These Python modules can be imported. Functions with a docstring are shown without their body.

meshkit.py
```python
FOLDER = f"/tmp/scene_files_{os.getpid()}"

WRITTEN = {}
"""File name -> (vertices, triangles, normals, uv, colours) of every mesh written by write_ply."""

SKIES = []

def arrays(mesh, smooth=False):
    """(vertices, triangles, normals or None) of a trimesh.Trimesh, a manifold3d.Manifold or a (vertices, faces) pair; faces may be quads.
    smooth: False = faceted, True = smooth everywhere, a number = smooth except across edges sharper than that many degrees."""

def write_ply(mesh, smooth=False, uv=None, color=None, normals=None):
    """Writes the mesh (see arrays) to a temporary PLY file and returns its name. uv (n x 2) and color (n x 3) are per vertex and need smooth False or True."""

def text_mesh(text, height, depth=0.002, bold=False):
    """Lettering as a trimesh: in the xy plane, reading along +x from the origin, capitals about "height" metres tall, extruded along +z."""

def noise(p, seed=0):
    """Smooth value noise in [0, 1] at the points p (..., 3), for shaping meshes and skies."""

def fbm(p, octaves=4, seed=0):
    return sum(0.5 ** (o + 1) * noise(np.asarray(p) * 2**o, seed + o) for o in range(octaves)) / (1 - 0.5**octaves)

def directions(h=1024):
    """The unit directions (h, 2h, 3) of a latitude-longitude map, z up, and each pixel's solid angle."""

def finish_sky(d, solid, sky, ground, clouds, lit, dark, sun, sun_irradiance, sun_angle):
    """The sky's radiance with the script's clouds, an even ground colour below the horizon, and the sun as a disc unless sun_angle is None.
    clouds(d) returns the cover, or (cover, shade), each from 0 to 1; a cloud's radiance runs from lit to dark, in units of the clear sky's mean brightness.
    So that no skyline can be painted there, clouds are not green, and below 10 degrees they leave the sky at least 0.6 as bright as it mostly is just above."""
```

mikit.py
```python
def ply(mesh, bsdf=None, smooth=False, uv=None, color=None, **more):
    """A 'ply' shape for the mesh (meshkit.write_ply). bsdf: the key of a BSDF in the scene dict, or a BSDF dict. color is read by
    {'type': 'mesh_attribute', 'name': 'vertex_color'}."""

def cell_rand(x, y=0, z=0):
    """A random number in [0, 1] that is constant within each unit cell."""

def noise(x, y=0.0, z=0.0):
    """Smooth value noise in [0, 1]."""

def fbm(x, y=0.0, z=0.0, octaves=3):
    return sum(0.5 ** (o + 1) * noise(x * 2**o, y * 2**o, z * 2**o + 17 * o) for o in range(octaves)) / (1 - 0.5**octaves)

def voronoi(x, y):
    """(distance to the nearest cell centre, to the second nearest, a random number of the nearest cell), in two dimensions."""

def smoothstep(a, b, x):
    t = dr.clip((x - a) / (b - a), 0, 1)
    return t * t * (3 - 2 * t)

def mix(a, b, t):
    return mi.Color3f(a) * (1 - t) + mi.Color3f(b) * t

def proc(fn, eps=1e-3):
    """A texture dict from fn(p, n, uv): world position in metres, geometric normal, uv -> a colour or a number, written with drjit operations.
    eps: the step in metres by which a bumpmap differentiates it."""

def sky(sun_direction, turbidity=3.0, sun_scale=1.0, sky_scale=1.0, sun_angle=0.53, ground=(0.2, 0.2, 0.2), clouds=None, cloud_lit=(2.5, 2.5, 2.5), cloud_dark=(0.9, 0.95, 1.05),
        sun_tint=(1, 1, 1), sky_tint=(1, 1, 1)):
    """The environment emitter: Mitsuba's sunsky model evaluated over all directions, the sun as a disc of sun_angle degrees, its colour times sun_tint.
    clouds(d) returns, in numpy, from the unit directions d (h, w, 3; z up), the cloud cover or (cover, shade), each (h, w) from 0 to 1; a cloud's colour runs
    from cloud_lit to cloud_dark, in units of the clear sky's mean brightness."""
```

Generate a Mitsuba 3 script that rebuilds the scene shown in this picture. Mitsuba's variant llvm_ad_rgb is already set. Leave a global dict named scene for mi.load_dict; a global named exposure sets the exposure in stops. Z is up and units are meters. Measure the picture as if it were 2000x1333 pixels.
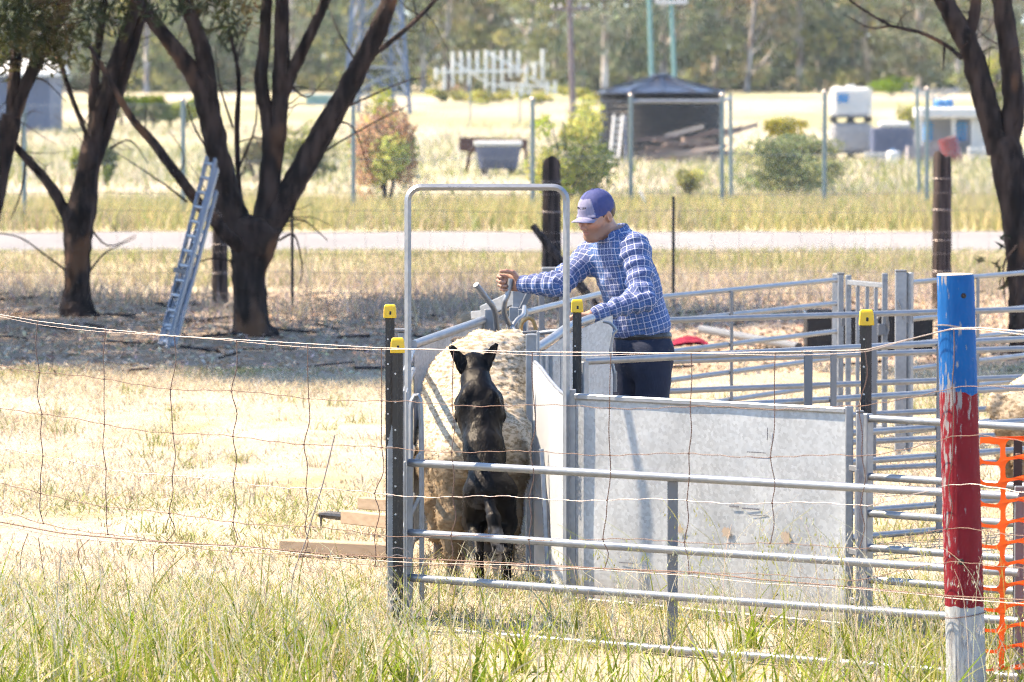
import math
import numpy as np
import trimesh
import manifold3d as m3
import shapely
from shapely.geometry import Polygon, box as sbox
import drjit as dr
import mitsuba as mi
import mikit
import meshkit
from mikit import noise, fbm, voronoi, cell_rand, smoothstep, mix

# ------------------------------------------------------------------ camera, sky, exposure
F, H, HOR = 10000.0, 2.25, 150.0            # focal length in photo pixels, eye height, row of the horizon
PITCH = math.atan((666.5 - HOR) / F)
CP, SP = math.cos(PITCH), math.sin(PITCH)
T = mi.ScalarTransform4f
scene, labels = {}, {}
scene['camera'] = {'type': 'thinlens', 'fov': math.degrees(2 * math.atan(1000 / F)), 'fov_axis': 'x',
                   'aperture_radius': 0.0125, 'focus_distance': 22.3, 'near_clip': 1.0, 'far_clip': 3000.0,
                   'to_world': T().look_at(origin=[0, 0, H], target=[0, CP, H - SP], up=[0, 0, 1])}
SUN = np.array([-0.60, 0.13, 0.79])
scene['sky'] = mikit.sky(SUN.tolist(), turbidity=3.0, sky_scale=1.0, ground=(0.36, 0.31, 0.22), sun_tint=(1.0, 0.965, 0.92), sky_tint=(1.0, 1.0, 1.03))
exposure = 3.58
K = 0.68            # all reflectances below are given for a lighter print; this brings them to real values


def at(px, py, Y):
    """World point seen at photo pixel (px, py) at distance Y in front of the camera."""
    u, v = (px - 1000) / F, -(py - 666.5) / F
    t = Y / (CP + v * SP)
    return np.array([u * t, Y, H + t * (-SP + v * CP)])


def ss(a, b, x):
    t = np.clip((np.asarray(x, float) - a) / (b - a), 0, 1)
    return t * t * (3 - 2 * t)


def gz(x, y):
    """Height of the ground."""
    x, y = np.asarray(x, float), np.asarray(y, float)
    return 1.2 * ss(105, 330, y) + 2.0 * ss(330, 900, y) + 0.03 * np.sin(y * 0.21 + x * 0.13) * ss(82, 95, y) - 0.06 * (1 - ss(20.1, 21.3, y))


def gx(px, Y, z=None):
    """World x of photo column px at distance Y (at ground level unless z is given)."""
    z = gz(0, Y) if z is None else z
    return (np.asarray(px, float) - 1000) / F * (Y * CP + (H - z) * SP)


def gp(px, Y, dz=0.0):
    x = float(gx(px, Y))
    return np.array([x, Y, float(gz(x, Y)) + dz])


def pw(px, Y):
    """A length of px photo pixels at distance Y, in metres."""
    return px * Y / F


# ------------------------------------------------------------------ scene bookkeeping
def numbered(key):
    k, i = key, 0
    used = lambda q: q in labels_all or q in scene
    while used(k):
        i += 1
        k = f'{key}_{i:03d}'
    labels_all.add(k)
    return k


labels_all = set()


def tag(key, label=None, cat=None, group=None, kind=None):
    d = {}
    if label: d['label'] = label
    if cat: d['category'] = cat
    if group: d['group'] = group
    if kind: d['kind'] = kind
    if d: labels[key] = {**labels.get(key, {}), **d}
    return key


def thing(name, label, cat, group=None):
    return tag(numbered(name), label, cat, group)


def obj(name, mesh, mat, parent=None, smooth=False, color=None, uv=None, label=None, kind=None, **more):
    key = numbered(parent + '__' + name if parent else name)
    color = None if color is None else np.asarray(color) * K
    scene[key] = mikit.ply(mesh, mat, smooth=smooth, color=color, uv=uv, **more)
    tag(key, label, kind=kind)
    return key


# ------------------------------------------------------------------ mesh helpers: a mesh is (vertices, triangles)
def join(parts):
    vs, fs, n = [], [], 0
    for v, f in parts:
        vs.append(np.asarray(v, float)); fs.append(np.asarray(f, int) + n); n += len(v)
    return np.vstack(vs), np.vstack(fs)


def unit(v):
    v = np.asarray(v, float)
    return v / max(np.linalg.norm(v), 1e-12)


def tm(mesh):
    return np.array(mesh.vertices), np.array(mesh.faces)


def mani(m):
    d = m.to_mesh()
    return np.array(d.vert_properties[:, :3], float), np.array(d.tri_verts, int)


def boxm(c, size, rz=0.0, bevel=0.0, R=None):
    """Box, its edges chamfered when bevel > 0."""
    sx, sy, sz = np.asarray(size, float) / 2
    if bevel > 0:
        b = min(bevel, 0.45 * min(sx, sy, sz) * 2)
        pts = []
        for a in (-1, 1):
            for d in (-1, 1):
                for e in (-1, 1):
                    pts += [[a * (sx - b), d * (sy - b), e * sz], [a * (sx - b), d * sy, e * (sz - b)], [a * sx, d * (sy - b), e * (sz - b)]]
        v, f = mani(m3.Manifold.hull_points(np.array(pts)))
    else:
        v, f = tm(trimesh.creation.box(extents=2 * np.array([sx, sy, sz])))
    if R is None:
        c_, s_ = math.cos(rz), math.sin(rz)
        R = np.array([[c_, -s_, 0], [s_, c_, 0], [0, 0, 1]])
    return v @ np.asarray(R).T + np.asarray(c, float), f


def frame(d, up=(0, 0, 1)):
    d = unit(d)
    up = np.asarray(up, float)
    if abs(d @ up) > 0.97: up = np.array([0, 1.0, 0])
    x = unit(np.cross(up, d)); y = np.cross(d, x)
    return x, y, d


def bar(p, q, w, h, bevel=0.003, up=(0, 0, 1)):
    """Rectangular bar from p to q: w across, h in the up direction."""
    p, q = np.asarray(p, float), np.asarray(q, float)
    x, y, d = frame(q - p, up)
    return boxm((p + q) / 2, (w, h, np.linalg.norm(q - p)), bevel=bevel, R=np.stack([x, y, d], 1))


def tube(pts, r, n=10, cap=True, jitter=0.0, seed=0, flat=1.0):
    """Tube through pts with radius r (number or per point)."""
    pts = np.asarray(pts, float)
    r = np.broadcast_to(np.asarray(r, float), (len(pts),))
    tan = np.gradient(pts, axis=0)
    tan /= np.linalg.norm(tan, axis=1, keepdims=True) + 1e-12
    x = frame(tan[0])[0]
    a = np.arange(n) * 2 * np.pi / n
    rings = []
    for i in range(len(pts)):
        x = unit(x - tan[i] * (x @ tan[i])); y = np.cross(tan[i], x)
        rr = r[i] * np.ones(n)
        ring = np.outer(np.cos(a) * rr, x) + np.outer(np.sin(a) * rr * flat, y)
        rings.append(pts[i] + ring)
    v = np.vstack(rings)
    if jitter:
        cen = np.repeat(pts, n, 0)
        k = (meshkit.fbm(v * 9.0 + seed * 7.3, 3, seed) - 0.5) * 2 * jitter + (meshkit.noise(v * np.array([34.0, 34.0, 8.0]) + seed, seed) - 0.5) * 1.1 * jitter
        v = cen + (v - cen) * (1 + k[:, None])
    f = []
    i, j = np.meshgrid(np.arange(len(pts) - 1), np.arange(n), indexing='ij')
    i, j = i.ravel(), j.ravel()
    a0, a1 = i * n + j, i * n + (j + 1) % n
    f = np.vstack([np.stack([a0, a1, a1 + n], 1), np.stack([a0, a1 + n, a0 + n], 1)])
    if cap:
        m = len(v)
        v = np.vstack([v, pts[:1], pts[-1:]])
        jj = np.arange(n); L = (len(pts) - 1) * n
        f = np.vstack([f, np.stack([(jj + 1) % n, jj, np.full(n, m)], 1), np.stack([L + jj, L + (jj + 1) % n, np.full(n, m + 1)], 1)])
    return v, f


def spline(pts, k=6):
    """Catmull-Rom through the rows of pts (any number of columns)."""
    p = np.asarray(pts, float)
    p = np.vstack([2 * p[0] - p[1], p, 2 * p[-1] - p[-2]])
    out = []
    for i in range(1, len(p) - 2):
        t = np.linspace(0, 1, k, endpoint=False)[:, None]
        a, b, c, d = p[i - 1:i + 3]
        out.append(0.5 * (2 * b + (c - a) * t + (2 * a - 5 * b + 4 * c - d) * t**2 + (3 * b - a - 3 * c + d) * t**3))
    return np.vstack(out + [p[-2:-1]])


def rod(p, q, r, n=10):
    return tube([p, q], r, n)


def lathe(prof, n=24, c=(0, 0, 0)):
    """Surface of revolution about z of (radius, height) rows."""
    prof = np.asarray(prof, float)
    a = np.arange(n) * 2 * np.pi / n
    v = np.stack([np.outer(prof[:, 0], np.cos(a)), np.outer(prof[:, 0], np.sin(a)), np.repeat(prof[:, 1:2], n, 1)], -1).reshape(-1, 3)
    i, j = [q.ravel() for q in np.meshgrid(np.arange(len(prof) - 1), np.arange(n), indexing='ij')]
    a0, a1 = i * n + j, i * n + (j + 1) % n
    return v + np.asarray(c, float), np.vstack([np.stack([a0, a1, a1 + n], 1), np.stack([a0, a1 + n, a0 + n], 1)])


def extrude(poly, depth):
    return tm(trimesh.creation.extrude_polygon(poly, depth, engine='earcut'))


def xf(mesh, M=None, t=(0, 0, 0)):
    v, f = mesh
    return (v if M is None else v @ np.asarray(M, float).T) + np.asarray(t, float), f


def rotz(a):
    c, s = math.cos(a), math.sin(a)
    return np.array([[c, -s, 0], [s, c, 0], [0, 0, 1.0]])


def rotx(a):
    c, s = math.cos(a), math.sin(a)
    return np.array([[1.0, 0, 0], [0, c, -s], [0, s, c]])


def roty(a):
    c, s = math.cos(a), math.sin(a)
    return np.array([[c, 0, s], [0, 1.0, 0], [-s, 0, c]])


# signed distance modelling, meshed by surface nets
def sd_cone(p, a, b, ra, rb, sx=1.0):
    a, b = np.asarray(a, float), np.asarray(b, float)
    ab = b - a
    t = np.clip(((p - a) @ ab) / (ab @ ab), 0, 1)
    return np.linalg.norm(p - a - t[:, None] * ab, axis=1) - (ra + (rb - ra) * t)


def sd_ell(p, c, r, R=None):
    q = p - np.asarray(c, float)
    if R is not None: q = q @ np.asarray(R, float)
    r = np.asarray(r, float)
    k0 = np.linalg.norm(q / r, axis=1)
    k1 = np.linalg.norm(q / (r * r), axis=1)
    return k0 * (k0 - 1) / np.maximum(k1, 1e-9)


def smin(a, b, k):
    h = np.maximum(k - np.abs(a - b), 0) / k
    return np.minimum(a, b) - h * h * k * 0.25


def smax(a, b, k):
    return -smin(-a, -b, k)


def nets(fn, lo, hi, h):
    """Mesh of fn < 0 inside the box lo..hi at grid step h."""
    lo, hi = np.asarray(lo, float), np.asarray(hi, float)
    n = np.ceil((hi - lo) / h).astype(int) + 1
    ax = [lo[i] + np.arange(n[i]) * h for i in range(3)]
    X = np.stack(np.meshgrid(*ax, indexing='ij'), -1).reshape(-1, 3)
    d = np.concatenate([fn(c) for c in np.array_split(X, max(1, len(X) // 400000))]).reshape(n)
    ins = d < 0
    s = np.zeros(n - 1, int)
    corners = [(i, j, k) for i in (0, 1) for j in (0, 1) for k in (0, 1)]
    sl = lambda c: tuple(slice(c[i], n[i] - 1 + c[i]) for i in range(3))
    for c in corners: s += ins[sl(c)]
    act = (s > 0) & (s < 8)
    idx = -np.ones(n - 1, int); idx[act] = np.arange(act.sum())
    acc = np.zeros((act.sum(), 3)); cnt = np.zeros(act.sum())
    cv = {c: d[sl(c)][act] for c in corners}
    for a in corners:
        for ax_ in range(3):
            if a[ax_] == 0:
                b = list(a); b[ax_] = 1; b = tuple(b)
                da, db = cv[a], cv[b]
                cr = (da < 0) != (db < 0)
                t = np.where(cr, da / np.where(cr, da - db, 1), 0)
                pt = np.array(a, float) + t[:, None] * (np.array(b) - np.array(a))
                acc += np.where(cr[:, None], pt, 0); cnt += cr
    base = np.stack(np.nonzero(act), 1)
    v = lo + h * (base + acc / cnt[:, None])
    faces = []
    for ax_ in range(3):
        u, w = (ax_ + 1) % 3, (ax_ + 2) % 3
        s0 = [slice(None)] * 3; s1 = [slice(None)] * 3
        s0[ax_] = slice(0, n[ax_] - 1); s1[ax_] = slice(1, n[ax_])
        a, b = ins[tuple(s0)], ins[tuple(s1)]
        e = np.stack(np.nonzero(a != b), 1)
        ok = (e[:, u] > 0) & (e[:, w] > 0) & (e[:, u] < n[u] - 1) & (e[:, w] < n[w] - 1)
        e = e[ok]
        flip = ~ins[tuple(s0)][tuple(e.T)]
        q = []
        for du, dw in ((-1, -1), (0, -1), (0, 0), (-1, 0)):
            c = e.copy(); c[:, u] += du; c[:, w] += dw
            q.append(idx[tuple(c.T)])
        q = np.stack(q, 1)
        q[flip] = q[flip][:, ::-1]
        faces.append(q)
    q = np.vstack(faces)
    return v, np.vstack([q[:, [0, 1, 2]], q[:, [0, 2, 3]]])


def vnormals(v, f):
    n = np.zeros_like(v)
    fn = np.cross(v[f[:, 1]] - v[f[:, 0]], v[f[:, 2]] - v[f[:, 0]])
    for k in range(3): np.add.at(n, f[:, k], fn)
    return n / (np.linalg.norm(n, axis=1, keepdims=True) + 1e-12)


def taubin(m, it=8):
    t = trimesh.Trimesh(m[0], m[1], process=False)
    trimesh.smoothing.filter_taubin(t, iterations=it)
    return np.array(t.vertices), np.array(t.faces)


# grass blades and leaves: (mesh, colours per vertex)
def blades(pos, hgt, wid, lean, col, rng, seg=3, curl=1.6):
    n = len(pos)
    az = rng.uniform(0, 2 * np.pi, n); fa = rng.uniform(0, 2 * np.pi, n)
    t = np.linspace(0, 1, seg + 1)
    off = (lean[:, None] * hgt[:, None]) * t[None] ** curl
    z = hgt[:, None] * (t[None] - 0.25 * np.minimum(lean[:, None], 1.4) * t[None] ** 2)
    c = np.stack([pos[:, 0:1] + off * np.cos(az)[:, None], pos[:, 1:2] + off * np.sin(az)[:, None], pos[:, 2:3] + z], -1)
    w = wid[:, None] * (1 - t[None] ** 1.7) * 0.5 + 0.0003
    side = np.stack([np.cos(fa), np.sin(fa), 0 * fa], -1)[:, None] * w[..., None]
    v = np.stack([c - side, c + side], 2).reshape(n, -1, 3)
    m = 2 * (seg + 1)
    q = np.array([[2 * i, 2 * i + 1, 2 * i + 3, 2 * i + 2] for i in range(seg)])
    fl = np.vstack([q[:, [0, 1, 2]], q[:, [0, 2, 3]]])
    f = (fl[None] + (np.arange(n) * m)[:, None, None]).reshape(-1, 3)
    return (v.reshape(-1, 3), f), np.repeat(col, m, 0)


def leaves(pos, size, col, rng, aspect=0.5, droop=0.0):
    """Folded leaf quads at pos, random directions (droop pulls their tips down)."""
    n = len(pos)
    d = rng.normal(size=(n, 3)); d[:, 2] = d[:, 2] * 0.7 - droop * 2.0
    d /= np.linalg.norm(d, axis=1, keepdims=True)
    s = np.cross(d, rng.normal(size=(n, 3))); s /= np.linalg.norm(s, axis=1, keepdims=True)
    nn = np.cross(d, s)
    L = np.broadcast_to(size, (n,))[:, None]
    a = pos - d * L / 2; b = pos + d * L / 2
    m1 = pos + s * L * aspect / 2 + nn * L * 0.12; m2 = pos - s * L * aspect / 2 + nn * L * 0.12
    v = np.stack([a, m1, b, m2], 1).reshape(-1, 3)
    f = (np.array([[0, 1, 2], [0, 2, 3]])[None] + (np.arange(n) * 4)[:, None, None]).reshape(-1, 3)
    return (v, f), np.repeat(col, 4, 0)


def in_ball(n, rng, shell=0.35):
    d = rng.normal(size=(n, 3)); d /= np.linalg.norm(d, axis=1, keepdims=True)
    return d * (rng.uniform(shell ** 3, 1, n) ** (1 / 3))[:, None]


def jit(col, n, rng, s=0.18, hue=0.07):
    c = np.asarray(col, float) * np.exp(rng.normal(0, s, (n, 1))) * np.exp(rng.normal(0, hue, (n, 3)))
    return np.clip(c, 0.005, 0.9)


def proc(fn, eps=1e-3):
    """Colour texture (bump heights use mikit.proc)."""
    return mikit.proc(lambda p, n, uv: fn(p, n, uv) * K, eps)


# ------------------------------------------------------------------ materials
def mat(name, d):
    scene['m_' + name] = d
    return 'm_' + name


def rgb(*c): return {'type': 'rgb', 'value': list(c)}


def prin(c, rough=0.5, metal=0.0, spec=0.5, **k):
    return {'type': 'twosided', 'bsdf': {'type': 'principled', 'base_color': rgb(*[K * q for q in c]) if isinstance(c, (tuple, list)) else c,
            'roughness': rough, 'metallic': metal, 'specular': spec, **k}}


VC = {'type': 'mesh_attribute', 'name': 'vertex_color'}
leaf = mat('leaf', {'type': 'principledthin', 'base_color': VC, 'roughness': 0.55, 'diff_trans': 0.7, 'spec_trans': 0.0, 'eta': 1.4})
grassm = mat('grass', {'type': 'principledthin', 'base_color': VC, 'roughness': 0.6, 'diff_trans': 0.75, 'spec_trans': 0.0, 'eta': 1.35})
matte = mat('matte', {'type': 'twosided', 'bsdf': {'type': 'diffuse', 'reflectance': VC}})


def f_galv(p, n, uv):
    s = noise(p.x * 60, p.y * 60, p.z * 60) * 0.5 + noise(p.x * 9, p.y * 9, p.z * 14) * 0.5
    return mix((0.24, 0.265, 0.30), (0.40, 0.43, 0.47), s)


galv = mat('galv', prin(proc(f_galv), rough=0.42, metal=0.55))
galv_dull = mat('galv_dull', prin((0.20, 0.215, 0.24), rough=0.55, metal=0.4))


def f_sheet(p, n, uv):
    u = p.x * 0.75 - p.y * 0.66
    a, b, c = voronoi(u * 75, p.z * 75)
    big = fbm(u * 4.0, p.z * 3.0, 3.0, 4)
    streak = fbm(u * 24, p.z * 1.6, 9.0, 3)
    g = 0.29 + 0.13 * c + 0.20 * big + 0.08 * streak
    base = mi.Color3f(g * 0.93, g * 1.0, g * 1.07)
    low = smoothstep(0.22, 0.0, p.z + 0.10 * big) * 0.55
    return mix(base, (0.34, 0.25, 0.16), low)


sheet = mat('sheet', prin(proc(f_sheet), rough=0.5, metal=0.35))
blacksteel = mat('black_steel', prin((0.018, 0.017, 0.018), rough=0.42, spec=0.5))
yellowcap = mat('yellow_plastic', prin((0.86, 0.55, 0.012), rough=0.38))
darkhole = mat('dark_hole', prin((0.012, 0.01, 0.01), rough=0.7))
zincspot = mat('zinc_spot', prin((0.8, 0.8, 0.78), rough=0.4))
rustywire = mat('rusty_wire', prin((0.16, 0.095, 0.075), rough=0.6, metal=0.3))
paleware = mat('pale_wire', prin((0.34, 0.30, 0.30), rough=0.42, metal=0.5))


def f_bark(p, n, uv):
    v = fbm(p.x * 16, p.y * 16, p.z * 3.2, 4)
    f2 = fbm(p.x * 3 + 5, p.y * 3, p.z * 1.7, 3)
    c = mix((0.010, 0.007, 0.007), (0.070, 0.047, 0.041), smoothstep(0.3, 0.75, v))
    return mix(c, (0.24, 0.12, 0.062), smoothstep(0.60, 0.72, f2) * 0.6)


def f_barkb(p, n, uv):
    return fbm(p.x * 22, p.y * 22, p.z * 4.5, 4)


bark = mat('bark', {'type': 'twosided', 'bsdf': {'type': 'bumpmap', 'arbitrary': mikit.proc(f_barkb), 'scale': 0.06,
           'nested': {'type': 'principled', 'base_color': proc(f_bark), 'roughness': 0.85, 'specular': 0.25}}})


def f_timber(p, n, uv):
    v = fbm(p.x * 55, p.y * 55, p.z * 2.2, 4)
    w = fbm(p.x * 6, p.y * 6, p.z * 1.1 + 3, 3)
    c = mix((0.020, 0.016, 0.017), (0.125, 0.095, 0.088), smoothstep(0.3, 0.8, v))
    return c * (0.6 + 0.8 * w)


timber = mat('timber', prin(proc(f_timber), rough=0.85, spec=0.2))


def f_plank(p, n, uv):
    v = fbm(p.x * 3, p.y * 40, p.z * 60, 4)
    return mix((0.31, 0.23, 0.155), (0.52, 0.41, 0.30), v)


plank = mat('plank', prin(proc(f_plank), rough=0.8, spec=0.2))
alu = mat('aluminium', prin((0.36, 0.40, 0.47), rough=0.40, metal=0.6))
white = mat('white_paint', prin((0.74, 0.74, 0.72), rough=0.5))
# ================================================================== ground, road, grass
def f_ground(p, n, uv):
    a = fbm(p.x * 0.9, p.y * 0.55, 1.0, 4)
    b = fbm(p.x * 5.0 + 3, p.y * 3.0, 2.0, 4)
    c = fbm(p.x * 30, p.y * 18, 3.0, 3)
    straw = mix((0.43, 0.36, 0.265), (0.61, 0.54, 0.44), b)
    dirt = mix((0.40, 0.30, 0.22), (0.56, 0.455, 0.355), c)
    green = mix((0.20, 0.21, 0.06), (0.34, 0.31, 0.11), c)
    col = mix(straw, dirt, smoothstep(0.50, 0.72, a * 0.6 + b * 0.4) * 0.55)
    col = mix(col, green, smoothstep(0.56, 0.74, fbm(p.x * 1.7 + 9, p.y * 1.0, 5.0, 3) * 0.7 + c * 0.3) * 0.55)
    litter = mix((0.35, 0.25, 0.185), (0.56, 0.46, 0.365), smoothstep(0.25, 0.8, c * 0.6 + b * 0.4))
    lit = smoothstep(37.0, 40.5, p.y + 2.5 * (a - 0.5)) * smoothstep(56.0, 51.0, p.y + 3 * (b - 0.5))
    col = mix(col, litter, lit * 0.85)
    far = smoothstep(52.0, 56.0, p.y)
    verge = mix((0.46, 0.42, 0.27), (0.62, 0.57, 0.42), b)
    col = mix(col, verge, far * smoothstep(100.0, 88.0, p.y) * 0.8)
    pale = mix((0.46, 0.41, 0.30), (0.58, 0.53, 0.42), a)
    olive = mix((0.32, 0.32, 0.17), (0.48, 0.46, 0.30), b)
    dist = mix(pale, olive, smoothstep(0.40, 0.60, fbm(p.x * 0.16, p.y * 0.05, 8.0, 3)))
    col = mix(col, dist, smoothstep(88.0, 100.0, p.y))
    return col * (0.8 + 0.4 * c)


m_ground = mat('ground', {'type': 'twosided', 'bsdf': {'type': 'diffuse', 'reflectance': proc(f_ground)}})
ys = np.concatenate([np.linspace(-60, 14, 8), np.arange(16, 60, 0.5), np.arange(60, 140, 2), np.arange(140, 360, 6), np.linspace(360, 2500, 25)])
xs = np.concatenate([np.linspace(-1500, -60, 8), np.linspace(-50, -8, 12), np.arange(-7, 7.01, 0.5), np.linspace(8, 50, 12), np.linspace(60, 1500, 8)])
XX, YY = np.meshgrid(xs, ys)
ZZ = gz(XX, np.minimum(YY, 900))
near = ss(15, 18, YY) * (1 - ss(55, 62, YY)) * (np.abs(XX) < 7.5)
ZZ = ZZ + near * (meshkit.fbm(np.stack([XX * 0.8, YY * 0.8, 0 * XX], -1), 2, 3) - 0.55) * 0.05
gv = np.stack([XX, YY, ZZ], -1).reshape(-1, 3)
nx_, ny_ = len(xs), len(ys)
ii, jj = [q.ravel() for q in np.meshgrid(np.arange(ny_ - 1), np.arange(nx_ - 1), indexing='ij')]
k0 = ii * nx_ + jj
gf = np.vstack([np.stack([k0, k0 + 1, k0 + nx_ + 1], 1), np.stack([k0, k0 + nx_ + 1, k0 + nx_], 1)])
tag(obj('ground', (gv, gf), m_ground, smooth=True), 'dry straw coloured paddock ground', kind='structure')


def strip(y0, y1, x0, x1, lift, wob, seed, nx=120, slope=0.0):
    x = np.linspace(x0, x1, nx)
    wa = (meshkit.fbm(np.stack([x * 0.25, 0 * x, 0 * x], -1), 3, seed) - 0.5) * wob
    wb = (meshkit.fbm(np.stack([x * 0.25, 0 * x + 9, 0 * x], -1), 3, seed) - 0.5) * wob
    t = np.linspace(0, 1, 7)
    Y = (y0 + wa + slope * x)[None] * (1 - t[:, None]) + (y1 + wb + slope * x)[None] * t[:, None]
    Xg = np.broadcast_to(x, Y.shape)
    Z = gz(Xg, Y) + lift
    v = np.stack([Xg, Y, Z], -1).reshape(-1, 3)
    i, j = [q.ravel() for q in np.meshgrid(np.arange(6), np.arange(nx - 1), indexing='ij')]
    k = i * nx + j
    return v, np.vstack([np.stack([k, k + 1, k + nx + 1], 1), np.stack([k, k + nx + 1, k + nx], 1)])


def f_road(p, n, uv):
    a = fbm(p.x * 1.2, p.y * 0.5, 1.0, 3)
    c = fbm(p.x * 26, p.y * 12, 3.0, 3)
    return mix((0.25, 0.255, 0.275), (0.36, 0.36, 0.37), a * 0.5 + c * 0.5)


m_road = mat('road', {'type': 'twosided', 'bsdf': {'type': 'diffuse', 'reflectance': proc(f_road)}})
tag(obj('road', strip(66.0, 73.8, -60, 60, 0.007, 1.1, 4, nx=400), m_road, smooth=True), 'pale grey sealed country road crossing behind the trees', kind='structure')


def f_sand(p, n, uv):
    c = fbm(p.x * 2.0, p.y * 0.8, 3.0, 4)
    return mix((0.50, 0.42, 0.30), (0.66, 0.58, 0.45), c)


m_sand = mat('sand', {'type': 'twosided', 'bsdf': {'type': 'diffuse', 'reflectance': proc(f_sand)}})
tag(obj('track', strip(101, 112, -70, 8, 0.010, 2.5, 6, slope=0.35), m_sand, smooth=True), 'sandy vehicle track across the far paddock', kind='structure')
rg = np.random.default_rng(11)


def scatter(n, y0, y1, px0=-60, px1=2060, power=1.0, rng=rg):
    """Points on the ground between two distances, evenly over the strip that the camera looks at (and a little beyond)."""
    u = rng.uniform(0, 1, n)
    Y = np.sqrt(y0 ** 2 + u * (y1 ** 2 - y0 ** 2)) if power == 1.0 else y0 + (y1 - y0) * u ** power
    half = (Y * 0.103 + 1.3)
    X = rng.uniform(-1, 1, n) * half
    return np.stack([X, Y, gz(X, Y)], -1)


def patch(p, fx, fy, seed, lo, hi):
    q = np.stack([p[:, 0] * fx, p[:, 1] * fy, 0 * p[:, 0]], -1)
    return ss(lo, hi, meshkit.fbm(q, 3, seed))


STRAW, PALE, GREEN, LIME, GOLD, GREY = [np.array(c) for c in ((0.54, 0.46, 0.31), (0.68, 0.62, 0.49), (0.16, 0.20, 0.035), (0.36, 0.385, 0.15), (0.62, 0.53, 0.27), (0.47, 0.41, 0.37))]


def mixcol(p, rng, a, b, w, s=0.2):
    k = rng.uniform(0, 1, len(p)) < w
    return jit(np.where(k[:, None], b, a), len(p), rng, s, 0.05)


def grass(name, label, pos, h, w, lean, cols, seg=2, rng=rg, curl=1.6):
    m, c = blades(pos, h, w, lean, cols, rng, seg, curl)
    tag(obj(name, m, grassm, color=c), label, 'grass', kind='stuff')


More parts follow.
